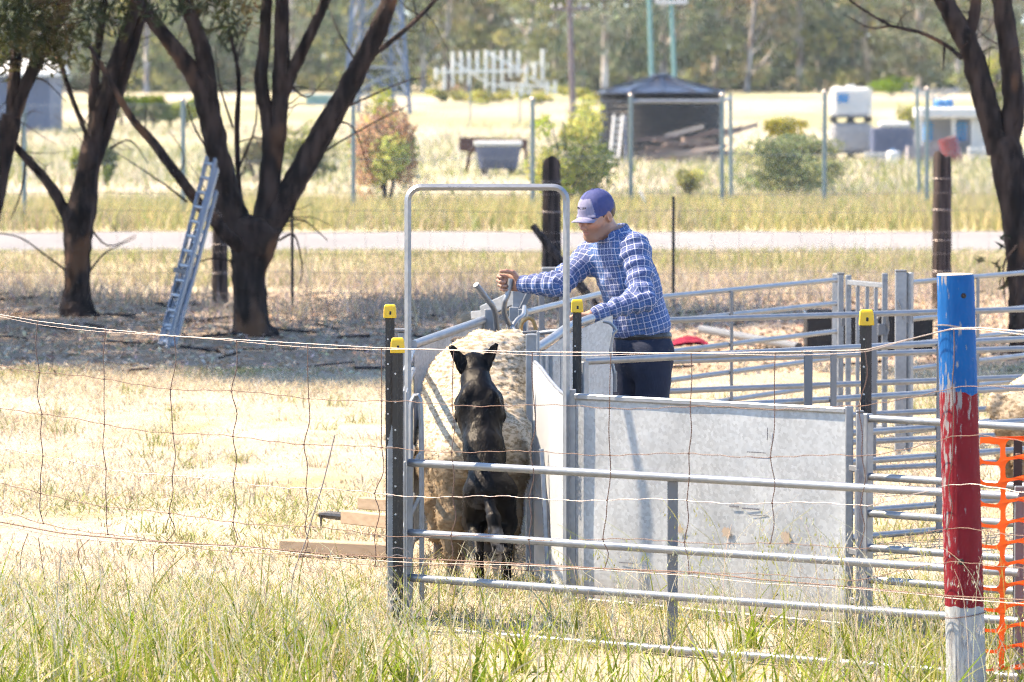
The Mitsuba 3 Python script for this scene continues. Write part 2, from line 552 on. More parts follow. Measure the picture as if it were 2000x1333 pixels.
# short dry pasture between the camera's fence and the trees
p = scatter(130000, 20.8, 39.5)
k = patch(p, 0.9, 0.55, 21, 0.35, 0.62)
keep = rg.uniform(0, 1, len(p)) < 0.35 + 0.65 * k
p, k = p[keep], k[keep]
g = patch(p, 0.7, 0.45, 22, 0.5, 0.72) * 0.62
h = rg.uniform(0.015, 0.055, len(p)) * (0.7 + 0.9 * k)
grass('pasture_grass', 'short bleached dry grass of the paddock with greener patches', p, h, rg.uniform(0.004, 0.009, len(p)), rg.uniform(0.2, 2.2, len(p)), mixcol(p, rg, np.where(rg.uniform(0, 1, (len(p), 1)) < .5, STRAW, PALE), LIME, g, 0.22), seg=2)
# taller tufts in the pasture
q = scatter(170, 23, 37)
cnt = rg.integers(10, 34, len(q)); pp = np.repeat(q, cnt, 0) + np.c_[rg.normal(0, 0.05, (cnt.sum(), 2)), np.zeros(cnt.sum())]
tc = np.repeat(rg.uniform(0, 1, len(q)) < 0.6, cnt)
grass('grass_tufts', 'scattered taller tufts standing in the dry paddock', pp, rg.uniform(0.04, 0.14, len(pp)), rg.uniform(0.004, 0.008, len(pp)), rg.uniform(0.2, 1.2, len(pp)), jit(np.where(tc[:, None], LIME, STRAW), len(pp), rg))
# dead weeds and litter under and behind the trees
p = scatter(30000, 44.5, 56)
k = patch(p, 0.5, 0.35, 25, 0.38, 0.6)
p = p[rg.uniform(0, 1, len(p)) < k * ss(44.5, 50, p[:, 1])]
grass('dead_weeds', 'tangle of dead grey weeds behind the trees', p, rg.uniform(0.06, 0.34, len(p)), rg.uniform(0.006, 0.014, len(p)), rg.uniform(0.1, 1.6, len(p)), mixcol(p, rg, GREY, STRAW, 0.4, 0.3), seg=2)
# verge grass in front of and behind the road
p = scatter(27000, 54.5, 66.5)
k = patch(p, 0.45, 0.3, 27, 0.35, 0.6)
grass('near_verge_grass', 'yellow green verge grass in front of the road', p, rg.uniform(0.08, 0.30, len(p)) * (0.5 + 0.7 * k) * (1 - .8 * ss(60, 65.5, p[:, 1])), rg.uniform(0.010, 0.02, len(p)), rg.uniform(0.1, 1.0, len(p)), mixcol(p, rg, STRAW, LIME, 0.10 + 0.34 * k), seg=2)
p = scatter(30000, 74.2, 92)
k = patch(p, 0.3, 0.2, 29, 0.38, 0.62)
grass('far_verge_grass', 'tall golden grass beyond the road', p, rg.uniform(0.15, 0.46, len(p)) * (1.1 - 0.45 * ss(76, 92, p[:, 1])), rg.uniform(0.014, 0.026, len(p)), rg.uniform(0.1, 0.9, len(p)), mixcol(p, rg, np.where(k[:, None] > 0.6, GOLD, STRAW), LIME, 0.42), seg=2)
p = scatter(36000, 92, 190, power=1.4)
k = patch(p, 0.12, 0.05, 31, 0.42, 0.6)
p, k = p[rg.uniform(0, 1, len(p)) < 0.15 + 0.85 * k], k[rg.uniform(0, 1, len(k)) < 2][: len(p)]
grass('far_paddock_grass', 'patchy green and straw grass of the far paddock', p, rg.uniform(0.10, 0.36, len(p)), rg.uniform(0.03, 0.06, len(p)), rg.uniform(0.1, 1.0, len(p)), mixcol(p, rg, PALE, np.array([0.30, 0.33, 0.10]), 0.5), seg=1)
# ================================================================== the far wood and what stands in front of it
rf = np.random.default_rng(23)
LEAFC = [np.array(c) for c in ((0.27, 0.30, 0.15), (0.42, 0.42, 0.17), (0.16, 0.20, 0.135), (0.33, 0.30, 0.20), (0.46, 0.38, 0.25), (0.32, 0.35, 0.245))]


def crown(blobs, per, size, cols, rng, aspect=0.6, droop=0.15, shell=0.3):
    """Leaves spread through blobs (x, y, z, rx, ry, rz)."""
    P, C = [], []
    for b in blobs:
        n = max(6, int(per * b[3] * b[5]))
        P.append(np.asarray(b[:3]) + in_ball(n, rng, shell) * np.asarray(b[3:6]))
        C.append(jit(cols[rng.integers(len(cols))] * rng.uniform(0.75, 1.3), n, rng, 0.22, 0.06))
    P, C = np.vstack(P), np.vstack(C)
    return leaves(P, rng.uniform(0.6, 1.4, len(P)) * size, C, rng, aspect, droop)


palebark = mat('pale_bark', {'type': 'twosided', 'bsdf': {'type': 'diffuse', 'reflectance': proc(lambda p, n, uv: mix((0.26, 0.22, 0.21), (0.80, 0.75, 0.72), smoothstep(0.35, 0.7, fbm(p.x * 3, p.y * 3, p.z * 0.9, 3))))}})


def far_tree(kind, rng):
    ht = rng.uniform(12, 17)
    lean = rng.uniform(-0.14, 0.14)
    tr = [[0, 0, -0.6, 0.24], [lean * 3, 0, 3, 0.19], [lean * 7 + rng.uniform(-.4, .4), 0, 7, 0.14], [lean * 10, 0, ht * 0.85, 0.05]]
    s = spline(tr, 4)
    parts = [tube(s[:, :3], s[:, 3], 7)]
    blobs = []
    for i in range(7 if kind < 4 else 5):
        z = rng.uniform(1.6, 7.5); a = rng.uniform(0, 6.28); r = rng.uniform(0.7, 2.6)
        tip = np.array([lean * z + math.cos(a) * r, math.sin(a) * r, z + rng.uniform(0.5, 1.6)])
        parts.append(tube(spline([[lean * z, 0, z - 0.6], [lean * z + math.cos(a) * r * .5, math.sin(a) * r * .5, z + 0.3], tip], 3), [0.09, 0.085, 0.08, 0.07, 0.05, 0.04, 0.03], 5))
    nb = rng.integers(26, 36)
    for i in range(nb):
        z = rng.uniform(0.5, 7.5) if i < nb * 0.72 else rng.uniform(7, ht)
        wide = 2.9 if z < 9 else 2.0
        a = rng.uniform(0, 6.28); rr = wide * math.sqrt(rng.uniform(0.05, 1))
        r = rng.uniform(0.5, 1.15)
        blobs.append([lean * z + math.cos(a) * rr, math.sin(a) * rr, z, r * 1.35, r * 1.35, r * rng.uniform(0.7, 1.1)])
    cols = [[LEAFC[0], LEAFC[2], LEAFC[5]], [LEAFC[1], LEAFC[0]], [LEAFC[3], LEAFC[0], LEAFC[4]], [LEAFC[2], LEAFC[5], LEAFC[2]], [LEAFC[5], LEAFC[3]]][kind]
    m, c = crown(blobs, 75, 0.36, cols, rng, aspect=0.6)
    tm_ = join(parts)
    return mikit.ply(tm_, palebark, smooth=True), mikit.ply(m, leaf, color=c * K)


kinds = [far_tree(k, rf) for k in range(5)]
ftdesc = ['grey green', 'yellowish olive', 'brown tinged', 'dark blue green', 'pale thin leaved']
used_lab = {}
spots = []
for i in range(44):
    px = -120 + 2240 * (i + rf.uniform(-0.3, 0.3)) / 43
    spots.append((px, rf.uniform(318, 352)))
spots = [s for s in spots if not (430 < s[0] < 500 or 735 < s[0] < 800)]
place_word = lambda px: ('at the far left' if px < 200 else 'left of the big forked tree' if px < 420 else 'behind the big forked tree' if px < 640 else 'behind the lattice tower' if px < 830 else 'behind the white aerial frame' if px < 1075 else 'near the power pole' if px < 1160 else 'behind the dark water tank' if px < 1420 else 'right of the water tank' if px < 1600 else 'behind the stacked white totes' if px < 1740 else 'behind the right hand tree')
picks = [(px, Y, int(rf.integers(0, 5)) if px > 700 else int(rf.choice([0, 1, 3, 4, 1]))) for px, Y in spots]
for px, Y, k in picks:
    w = place_word(px)
    same = [q[0] for q in picks if q[2] == k and place_word(q[0]) == w]
    which = '' if len(same) == 1 else [', left one', ', right one'][same.index(px)] if len(same) == 2 else [', left one', ', middle one', ', right one', ', far right one', ', last one'][same.index(px)]
    t = thing('gum_tree', f'{ftdesc[k]} gum tree of the far wood, {w}{which}', 'tree', group='gum trees of the far wood')
    M = T().translate([float(gx(px, Y)), Y, float(gz(0, Y))]).rotate([0, 0, 1], float(rf.uniform(0, 360))).scale([float(rf.uniform(0.9, 1.15))] * 3)
    scene[t + '__trunk'] = {**kinds[k][0], 'to_world': M}
    scene[t + '__crown'] = {**kinds[k][1], 'to_world': M}
    labels_all.update([t + '__trunk', t + '__crown'])
# the wood behind them, one mass
blobs = []
for i in range(760):
    px, Y = rf.uniform(-250, 2250), rf.uniform(356, 400)
    gap = 0.55 if (px < 820) else 1.0
    zmax = 14 * gap if px < 820 else 15
    z = float(gz(0, Y)) + rf.uniform(0.06, 1) ** 1.1 * zmax
    if 425 < px < 505 and z > 6.3: continue
    if 745 < px < 800 and z > 6.3: continue
    r = rf.uniform(1.2, 2.5)
    blobs.append([float(gx(px, Y)), Y, z, r * 1.3, r, r])
for i in range(160):
    px, Y = rf.uniform(-250, 2250), rf.uniform(345, 380)
    blobs.append([float(gx(px, Y)), Y, float(gz(0, Y)) + rf.uniform(0.2, 1.6), 1.7, 1.2, 1.0])
m, c = crown(blobs, 30, 0.6, [LEAFC[0], LEAFC[2], LEAFC[2], LEAFC[3], LEAFC[5]], rf, aspect=0.6)
tag(obj('woodland', m, leaf, color=c), 'dense gum woodland closing off the far side of the paddock', 'woodland', kind='stuff')


def bush(name, label, px, Y, w, h, cols, n, size, rng, base=0.0, lobes=9, cat='bush', group=None, twig=True):
    t = thing(name, label, cat, group)
    c0 = gp(px, Y)
    if twig:
        st = []
        for i in range(5):
            a = rng.uniform(0, 6.28)
            st.append(tube(spline([c0 - [0, 0, 0.05], c0 + [math.cos(a) * w * .12, math.sin(a) * w * .12, h * .4], c0 + [math.cos(a) * w * .3, math.sin(a) * w * .3, h * .8]], 3), [0.03, 0.028, 0.025, 0.02, 0.016, 0.012, 0.008], 5))
        obj('stem', join(st), bark, t)
    bl = []
    for i in range(lobes):
        d = in_ball(1, rng, 0.2)[0]
        r = rng.uniform(0.20, 0.42)
        bl.append([c0[0] + d[0] * w * 0.40, c0[1] + d[1] * w * 0.40, c0[2] + base + h * 0.5 + d[2] * h * 0.38, w * r * .62, w * r * .62, h * r * .6])
    n = n * 0.95; size = size * 1.35; lobes = int(lobes * 1.5)
    per = n / sum(b[3] * b[5] for b in bl)
    m, c = crown(bl, per, size, cols, rng, aspect=0.55, droop=0.0, shell=0.2)
    m[0][:, 2] = np.maximum(m[0][:, 2], c0[2] + 0.01)
    obj('foliage', m, leaf, t, color=c)
    return t


rb = np.random.default_rng(31)
LM, YG, DG = np.array([0.36, 0.42, 0.06]), np.array([0.50, 0.50, 0.14]), np.array([0.07, 0.10, 0.03])
bush('shrub', 'pinkish orange leaved shrub behind the security fence', 757, 86, 1.35, 1.85, [np.array([0.86, 0.56, 0.36]), np.array([0.82, 0.62, 0.38]), np.array([0.60, 0.38, 0.24]), np.array([0.55, 0.60, 0.18]), np.array([0.50, 0.55, 0.16]), np.array([0.88, 0.66, 0.46])], 4200, 0.075, rb, lobes=22)
bush('shrub', 'bright lime shrub rising behind the pinkish orange shrub', 745, 104, 1.2, 2.2, [LM, YG], 1000, 0.09, rb)
bush('shrub', 'open yellow green shrub left of the water tank', 1110, 86, 1.55, 1.9, [YG * 1.2, LM * 1.2, np.array([0.32, 0.37, 0.12]), YG], 3000, 0.075, rb, lobes=15)
bush('shrub', 'bright yellow green shrub above the open shrub by the tank', 1135, 150, 1.5, 1.5, [LM], 800, 0.11, rb)
bush('shrub', 'large rounded grey green bush behind the wire mesh', 1547, 93, 2.35, 1.3, [np.array([0.34, 0.38, 0.19]), np.array([0.26, 0.31, 0.15]), np.array([0.42, 0.44, 0.22])], 7500, 0.065, rb, lobes=22)
bush('shrub', 'yellow spiky bush behind the rounded bush', 1530, 120, 1.5, 0.8, [np.array([0.42, 0.38, 0.05])], 900, 0.09, rb, base=0.55)
bush('shrub', 'small bright green bush at the edge of the far wood', 1742, 290, 3.0, 1.4, [np.array([0.20, 0.30, 0.03])], 500, 0.22, rb)
bush('shrub', 'yellow green bush behind the pair of fence posts', 1780, 165, 1.4, 1.3, [YG, np.array([0.25, 0.27, 0.05])], 800, 0.1, rb)
bush('shrub', 'small golden bush right of the blue drums', 1878, 190, 0.7, 0.7, [np.array([0.45, 0.36, 0.10])], 400, 0.1, rb)
bush('shrub', 'yellow green bush behind the right hand tree', 1950, 240, 2.0, 2.6, [YG], 700, 0.17, rb)
bush('shrub', 'dull brown green bush between the trunks of the big forked tree', 500, 110, 1.3, 0.95, [np.array([0.24, 0.20, 0.12]), np.array([0.17, 0.18, 0.09])], 1100, 0.08, rb)
bush('shrub', 'yellow green bush right of the forked trunks', 612, 112, 1.5, 1.25, [np.array([0.22, 0.24, 0.06]), np.array([0.16, 0.18, 0.07])], 1200, 0.08, rb)
bush('shrub', 'dark green young shrub right of the second left trunk', 207, 104, 0.5, 0.85, [DG, np.array([0.16, 0.22, 0.04])], 800, 0.07, rb)
bush('shrub', 'lime sapling left of the second left trunk', 152, 104, 0.35, 0.75, [LM], 250, 0.08, rb)
bush('shrub', 'low weedy bush under the timber heap', 1345, 92, 0.7, 0.55, [YG, np.array([0.40, 0.40, 0.14])], 700, 0.06, rb)
for i, px in enumerate((238, 268, 300, 332, 364, 396)):
    bush('vine', f'bright green vine of the row behind the left trees, {("first", "second", "third", "fourth", "fifth", "sixth")[i]} from the left', px, 190, 1.35, 1.1, [LM, np.array([0.18, 0.25, 0.04])], 700, 0.12, rb, base=0.15, group='vines of the row behind the left trees')
for i in range(9):
    bush('shrub', f'pale olive shrub in the far band before the wood, {("first", "second", "third", "fourth", "fifth", "sixth", "seventh", "eighth", "ninth")[i]} from the left', float(850 + i * 42 + rb.uniform(-10, 10)), float(rb.uniform(245, 275)), float(rb.uniform(1.2, 2.2)), float(rb.uniform(0.5, 0.9)), [np.array([0.30, 0.30, 0.14]), YG], 220, 0.2, rb, group='pale olive shrubs before the wood', twig=False)

# ---- water tank
Yt = 135.0
c0 = gp(1291, Yt); R = pw(119, Yt)
tk = thing('water_tank', 'dark round water tank with a shallow conical roof', 'water tank')
zr = float(at(1291, 182, Yt)[2]); za = float(at(1291, 153, Yt)[2])
tankm = mat('tank_plastic', prin((0.007, 0.008, 0.013), rough=0.5, spec=0.12))
tankr = mat('tank_roof', prin((0.020, 0.026, 0.05), rough=0.35))
prof = [(R, -0.1)]
zz = np.linspace(0, zr - c0[2], 13)
for i in range(12):
    prof += [(R, zz[i]), (R + 0.025, zz[i] + 0.04), (R + 0.025, zz[i + 1] - 0.06), (R, zz[i + 1] - 0.02)]
obj('wall', lathe(prof, 48, c0), tankm, tk, smooth=30)
ribs = []
roof = lathe([(R + 0.10, zr - c0[2] - 0.03), (R + 0.10, zr - c0[2] + 0.03), (R * 0.55, (zr * .55 + za * .45) - c0[2]), (0.32, za - c0[2] - 0.02), (0.32, za - c0[2] + 0.03), (0.001, za - c0[2] + 0.03)], 48, c0)
rk = obj('roof', roof, tankr, tk, smooth=25)
for a in np.arange(12) * math.pi / 6:
    d = np.array([math.cos(a), math.sin(a), 0])
    p0_, p1_ = c0 + d * (R + 0.09) + [0, 0, zr - c0[2] + 0.05], c0 + d * 0.34 + [0, 0, za - c0[2] + 0.02]
    ribs.append(bar(p0_, p1_, 0.05, 0.04))
obj('rib', join(ribs), tankr, rk)
obj('lid', lathe([(0.30, 0), (0.28, 0.07), (0.001, 0.09)], 20, c0 + [0, 0, za - c0[2] + 0.03]), tankr, rk, smooth=30)

# ---- white ladder leaning on the tank
Yl = 128.0
ld = thing('ladder', 'short white aluminium ladder leaning against the water tank', 'ladder')
a0, a1 = gp(1190, Yl), at(1199, 226, Yl + 1.0)
b0, b1 = gp(1207, Yl), at(1216, 226, Yl + 1.0)
for s0, s1 in ((a0, a1), (b0, b1)): obj('stile', bar(s0, s1, 0.045, 0.09), white, ld)
for t in np.linspace(0.04, 0.92, 8): obj('rung', bar(a0 + (a1 - a0) * t, b0 + (b1 - b0) * t, 0.07, 0.05), white, ld)
b0b, b1b = gp(1222, Yl + .5), at(1221, 226, Yl + 1.2)
obj('prop', bar(b0b, b1b, 0.04, 0.06), alu, ld)

# ---- timber heap
hp = np.random.default_rng(5)
tone = [mat(f'heap{i}', prin(c, rough=0.8, spec=0.2)) for i, c in enumerate(((0.26, 0.20, 0.18), (0.40, 0.31, 0.26), (0.17, 0.13, 0.13), (0.55, 0.46, 0.40)))]
heap_pos = [(1240, 1470, 0.1), (1250, 1440, 0.25), (1262, 1420, 0.4), (1245, 1395, 0.52), (1300, 1480, 0.62)]
lay = ('bottom', 'second', 'third', 'fourth', 'top')
for row, (x0, x1, z) in enumerate(heap_pos):
    for k in range(4):
        Y = 131 - .5 * (row % 2) + .35 * k + hp.uniform(-.2, .2)
        w = (x1 - x0) * hp.uniform(.34, .55); u = x0 + (x1 - x0 - w) * k / 3.0
        p0_ = gp(u, Y, z + hp.uniform(-.05, .08)); p1_ = gp(u + w, Y + hp.uniform(-.4, .4), z + hp.uniform(-.08, .16) + (0.25 if row == 4 else 0))
        i_ = int(hp.integers(4)); tn_ = ('brown', 'tan', 'dark grey', 'pale')[i_]
        t = thing('plank', f'{tn_} plank in the {lay[row]} layer of the timber heap, {("leftmost", "inner left", "inner right", "rightmost")[k]} one', 'plank', group='planks of the timber heap')
        scene[t] = mikit.ply(bar(p0_, p1_, hp.uniform(0.10, 0.20), hp.uniform(0.07, 0.12)), tone[i_])
# ---- plastic tub
Yb = 118.0
tubm = mat('tub_plastic', prin((0.13, 0.15, 0.25), rough=0.5))
tb = thing('plastic_tub', 'grey blue plastic tub with white rim standing on the far grass', 'tub')
c0 = gp(973, Yb); W, Wb, Ht = pw(90, Yb), pw(74, Yb), pw(62, Yb)
bv, bf = boxm((0, 0, 0), (1, 1, 1), bevel=0.06)
hz = (bv[:, 2] + 0.5)
sc = (Wb + (W - Wb) * hz) / 1.0
obj('body', (np.c_[bv[:, 0] * sc, bv[:, 1] * sc * 0.8, hz * (Ht - 0.18) + 0.12] + c0, bf), tubm, tb)
obj('rim', boxm(c0 + [0, 0, Ht - 0.02], (W + 0.06, W * 0.8 + 0.06, 0.11), bevel=0.03), white, tb)
for i in range(7): obj('rib', boxm(c0 + [(i - 3) * Wb / 7.2, -W * 0.38, Ht * 0.5], (0.03, 0.10, Ht * 0.7), bevel=0.008), tubm, tb)
for sx in (-1, 1): obj('foot', boxm(c0 + [sx * Wb * 0.36, 0, 0.06], (0.2, W * 0.7, 0.13), bevel=0.01), darkhole, tb)
# ---- rusty bracket beside it
rust = mat('rust', prin((0.13, 0.055, 0.04), rough=0.85, spec=0.2))
rs = thing('implement', 'dark rusty farm implement behind the plastic tub', 'farm implement')
pA, pB = at(897, 278, 119.5), at(1030, 282, 119.5)
obj('beam', bar(pA, pB, 0.12, 0.22), rust, rs)
obj('leg', bar(at(920, 285, 119.4), gp(911, 119.4), 0.08, 0.10), rust, rs)
obj('leg', bar(at(1026, 285, 119.4), gp(1030, 119.4), 0.08, 0.10), rust, rs)
obj('plate', bar(at(897, 288, 119.2), at(930, 292, 119.2), 0.05, 0.16), rust, rs)

# ---- totes, bin, slab, barrel, shed on the right
whitem = mat('white_plastic', prin((0.78, 0.78, 0.77), rough=0.4))
bluep = mat('blue_plastic', prin((0.05, 0.26, 0.62), rough=0.4))
greyp = mat('grey_cage', prin((0.50, 0.50, 0.53), rough=0.5, metal=0.2))
Yi = 139.0
W = pw(80, Yi); c0 = gp(1661, Yi)


def tote(zb, label, body, cage, patch_=False):
    t = thing('liquid_tote', label, 'liquid tote')
    h_ = pw(58, Yi)
    obj('pallet', join([boxm(c0 + [sx * W * .42, 0, zb + 0.06], (0.14, W, 0.12), bevel=0.01) for sx in (-1, 0, 1)] + [boxm(c0 + [0, 0, zb + 0.135], (W, W, 0.03), bevel=0.005)]), darkhole, t)
    obj('bottle', boxm(c0 + [0, 0, zb + 0.15 + h_ / 2], (W * 0.95, W * 0.95, h_), bevel=0.09), body, t)
    for i in range(9):
        x = (i - 4) * W / 8.2
        obj('cage_bar', join([rod(c0 + [x, -W / 2, zb + 0.15], c0 + [x, -W / 2, zb + 0.15 + h_ * .97], 0.010, 6)]), cage, t)
    for j in range(4):
        z = zb + 0.2 + j * h_ * 0.29
        obj('cage_hoop', tube([c0 + [a * W / 2, b * W / 2, z] for a, b in ((-1, -1), (1, -1), (1, 1), (-1, 1), (-1, -1))], 0.011, 6), cage, t)
    obj('filler_cap', lathe([(0.12, 0), (0.12, 0.05), (0.001, 0.06)], 14, c0 + [0, 0, zb + 0.15 + h_]), body, t)
    if patch_:
        obj('label_plate', boxm(c0 + [-W * .22, -W / 2 - 0.022, zb + 0.15 + h_ * 0.62], (W * 0.26, 0.012, h_ * 0.30), bevel=0.003), bluep, t)
    return zb + 0.15 + h_


z1 = tote(0.0, 'lower grey caged liquid tote carrying the white tote', greyp, greyp)
tote(z1 + 0.01, 'white liquid tote with blue plate on top of the grey tote', whitem, whitem, True)
bn = thing('bin', 'blue grey ribbed steel bin beside the stacked totes', 'bin')
binm = mat('bin_paint', prin((0.10, 0.125, 0.23), rough=0.5))
c0 = gp(1744, 137); W = pw(80, 137)
obj('body', boxm(c0 + [0, 0.4, 0.42], (W, 1.0, 0.84), bevel=0.02), binm, bn)
for i in range(8): obj('rib', boxm(c0 + [(i - 3.5) * W / 8.3, -0.12, 0.42], (0.05, 0.05, 0.8), bevel=0.01), binm, bn)
obj('lid', boxm(c0 + [0.06, 0.4, 0.93], (W * 0.74, 1.0, 0.16), bevel=0.05), whitem, bn)
wd = thing('drum', 'small white plastic drum on the grass before the bin', 'drum')
obj('body', lathe([(0.001, 0), (0.17, 0), (0.18, 0.04), (0.18, 0.28), (0.14, 0.33), (0.001, 0.34)], 20, gp(1745, 130)), whitem, wd, smooth=35)
obj('lid', lathe([(0.06, 0), (0.06, 0.04), (0.001, 0.045)], 12, gp(1745, 130) + [0, 0, 0.34]), bluep, wd, smooth=30)
sl = thing('concrete_trough', 'grey concrete trough beside the leaning red drum', 'trough')
conc = mat('concrete', prin((0.36, 0.33, 0.36), rough=0.9, spec=0.2))
c0 = gp(1802, 131); W = pw(62, 131)
out_ = m3.Manifold.cube([W, 0.8, 0.40], True) - m3.Manifold.cube([W - 0.14, 0.66, 0.40], True).translate([0, 0, 0.1])
obj('basin', xf(mani(out_), None, c0 + [0, 0, 0.24]), conc, sl)
obj('plinth', boxm(c0 + [0.1, 0, 0.02], (W * 1.35, 0.9, 0.05), bevel=0.008), whitem, sl)
rd = thing('drum', 'dark red steel drum leaning to the left on the slab', 'drum')
redm = mat('red_drum', prin((0.27, 0.035, 0.045), rough=0.45))
prof = [(0.001, 0), (0.29, 0), (0.30, 0.02)]
for z in (0.27, 0.54): prof += [(0.29, z - 0.03), (0.305, z), (0.29, z + 0.03)]
prof += [(0.30, 0.80), (0.29, 0.82), (0.27, 0.80), (0.001, 0.80)]
Rl = roty(-0.28)
c0 = gp(1864, 130, 0.02)
obj('body', xf(lathe(prof, 28), Rl * 0.82, c0), redm, rd, smooth=35)
obj('bung', xf(lathe([(0.04, 0), (0.04, 0.03), (0.001, 0.03)], 10, (0.12, -0.1, 0.8)), Rl * 0.82, c0), darkhole, rd)
sh = thing('shed', 'low white shed with open front behind the right hand tree', 'shed')
Ys = 142.0
l0, r0 = gp(1797, Ys), gp(1935, Ys)
ht = pw(80, Ys)
for px in (1799, 1862, 1900, 1933): obj('post', bar(gp(px, Ys), gp(px, Ys, ht), 0.10, 0.10), white, sh)
obj('roof', boxm(((l0 + r0) / 2) + [0, 0.8, ht + 0.02], (pw(146, Ys), 2.2, 0.30), bevel=0.05), white, sh)
obj('wall', boxm(((l0 + r0) / 2) + [0, 1.8, ht / 2], (pw(140, Ys), 0.06, ht), bevel=0.005), mat('shed_wall', prin((0.34, 0.36, 0.42), rough=0.7)), sh)
obj('wall', boxm(gp(1915, Ys) + [0.15, 0.05, ht / 2 - 0.1], (pw(44, Ys), 0.05, ht * 0.86), bevel=0.005), white, sh)
for px, n__ in ((1812, 'left'), (1878, 'right')):
    d_ = thing('drum', f'small blue drum inside the white shed, {n__} one', 'drum')
    scene[d_] = mikit.ply(lathe([(0.001, 0), (0.13, 0), (0.15, 0.03), (0.15, 0.5), (0.11, 0.56), (0.001, 0.57)], 18, gp(px, Ys + 0.9, 0.35)), bluep, smooth=35)
    sd_ = thing('shelf', f'grey shelf under the {n__} blue drum in the white shed', 'shelf')
    scene[sd_] = mikit.ply(join([boxm(gp(px, Ys + 0.9, 0.32), (0.6, 0.5, 0.05), bevel=0.005)] + [boxm(gp(px, Ys + .9, .15) + [a * .26, b * .2, 0], (0.04, 0.04, 0.3)) for a in (-1, 1) for b in (-1, 1)]), conc)
for px, n__ in ((1836, 'left'), (1850, 'right')):
    d_ = thing('drum', f'blue drum in the open far behind the white shed, {n__} of the pair', 'drum')
    scene[d_] = mikit.ply(lathe([(0.001, 0), (0.24, 0), (0.26, 0.03), (0.26, 0.75), (0.2, 0.82), (0.001, 0.83)], 18, gp(px, 205)), bluep, smooth=35)
for px, Y, w_, h_, lab in ((1712, 133, 44, 20, 'low pale slatted crate in front of the bin'), (1908, 136, 34, 26, 'pale slatted crate before the right end of the white shed'), (1783, 152, 40, 22, 'pale slatted crate behind the concrete trough')):
    t = thing('crate', lab, 'crate'); c0 = gp(px, Y); W, Hc = pw(w_, Y), pw(h_, Y)
    for k in range(3): obj('slat', boxm(c0 + [0, -.25, Hc * (.17 + .33 * k)], (W, .03, Hc * .25), bevel=.006), greyp if k % 2 else whitem, t)
    for sx in (-1, 1): obj('side', boxm(c0 + [sx * (W / 2 - .02), 0, Hc / 2], (.04, .48, Hc), bevel=.006), greyp, t)
    obj('base', boxm(c0 + [0, 0, .03], (W - .09, .46, .03), bevel=.005), conc, t)
hh = thing('clothes_hoist', 'spindly rotary clothes hoist standing behind the fence posts', 'clothes hoist')
c0 = gp(1822, 180); zt = float(at(1822, 180, 180)[2])
obj('mast', rod(c0, [c0[0], c0[1], zt], 0.035, 8), alu, hh)
for k in range(4):
    a = k * math.pi / 2 + 0.5
    obj('arm', rod([c0[0], c0[1], zt - 0.25], [c0[0] + 1.3 * math.cos(a), c0[1] + 1.3 * math.sin(a), zt + 0.1], 0.022, 6), alu, hh)
for r in (0.5, 0.8, 1.05, 1.28):
    obj('line', tube([[c0[0] + r * math.cos(a), c0[1] + r * math.sin(a), zt - 0.25 + 0.27 * r] for a in np.arange(5) * math.pi / 2 + 0.5], 0.012, 5), alu, hh)

# ---- left shed and teal shed
shl = thing('shed', 'long metal shed with white roof at the far left', 'shed')
c0 = gp(-110, 182); hw = pw(208, 182); hz0 = float(at(0, 150, 182)[2]) - c0[2]
bw = mat('shed_steel', prin((0.13, 0.165, 0.27), rough=0.5, metal=0.2))
obj('wall', boxm(c0 + [0, 2.5, hz0 / 2], (hw * 2, 5, hz0), bevel=0.01), bw, shl)
for i in range(22): obj('cladding_rib', boxm(c0 + [-hw + (i + .5) * hw / 11, -0.02, hz0 / 2], (0.07, 0.05, hz0 - 0.02), bevel=0.01), bw, shl)
rp = Polygon([(-0.35, 0), (5.35, 0), (5.35, 0.12), (2.5, 0.62), (-0.35, 0.12)])
v_, f_ = extrude(rp, hw * 2 + 0.5)
obj('roof', (np.c_[v_[:, 2] - hw - 0.25, v_[:, 0], v_[:, 1]] + c0 + [0, 0, hz0], f_[:, ::-1]), white, shl)
shd = thing('shed', 'small teal shed behind the big forked tree', 'shed')
teal = mat('teal_paint', prin((0.24, 0.42, 0.42), rough=0.5))
c0 = gp(646, 250); w_ = pw(96, 250); h_ = float(at(0, 190, 250)[2]) - c0[2]
obj('wall', boxm(c0 + [0, 1.2, h_ / 2], (w_, 2.4, h_), bevel=0.01), teal, shd)
obj('roof', boxm(c0 + [0, 1.2, h_ + 0.06], (w_ + 0.2, 2.7, 0.14), bevel=0.02), mat('teal_roof', prin((0.34, 0.50, 0.50), rough=0.5)), shd)
obj('window', boxm(c0 + [0.25, -0.02, h_ * .55], (0.7, 0.03, 0.4), bevel=0.005), white, shd)

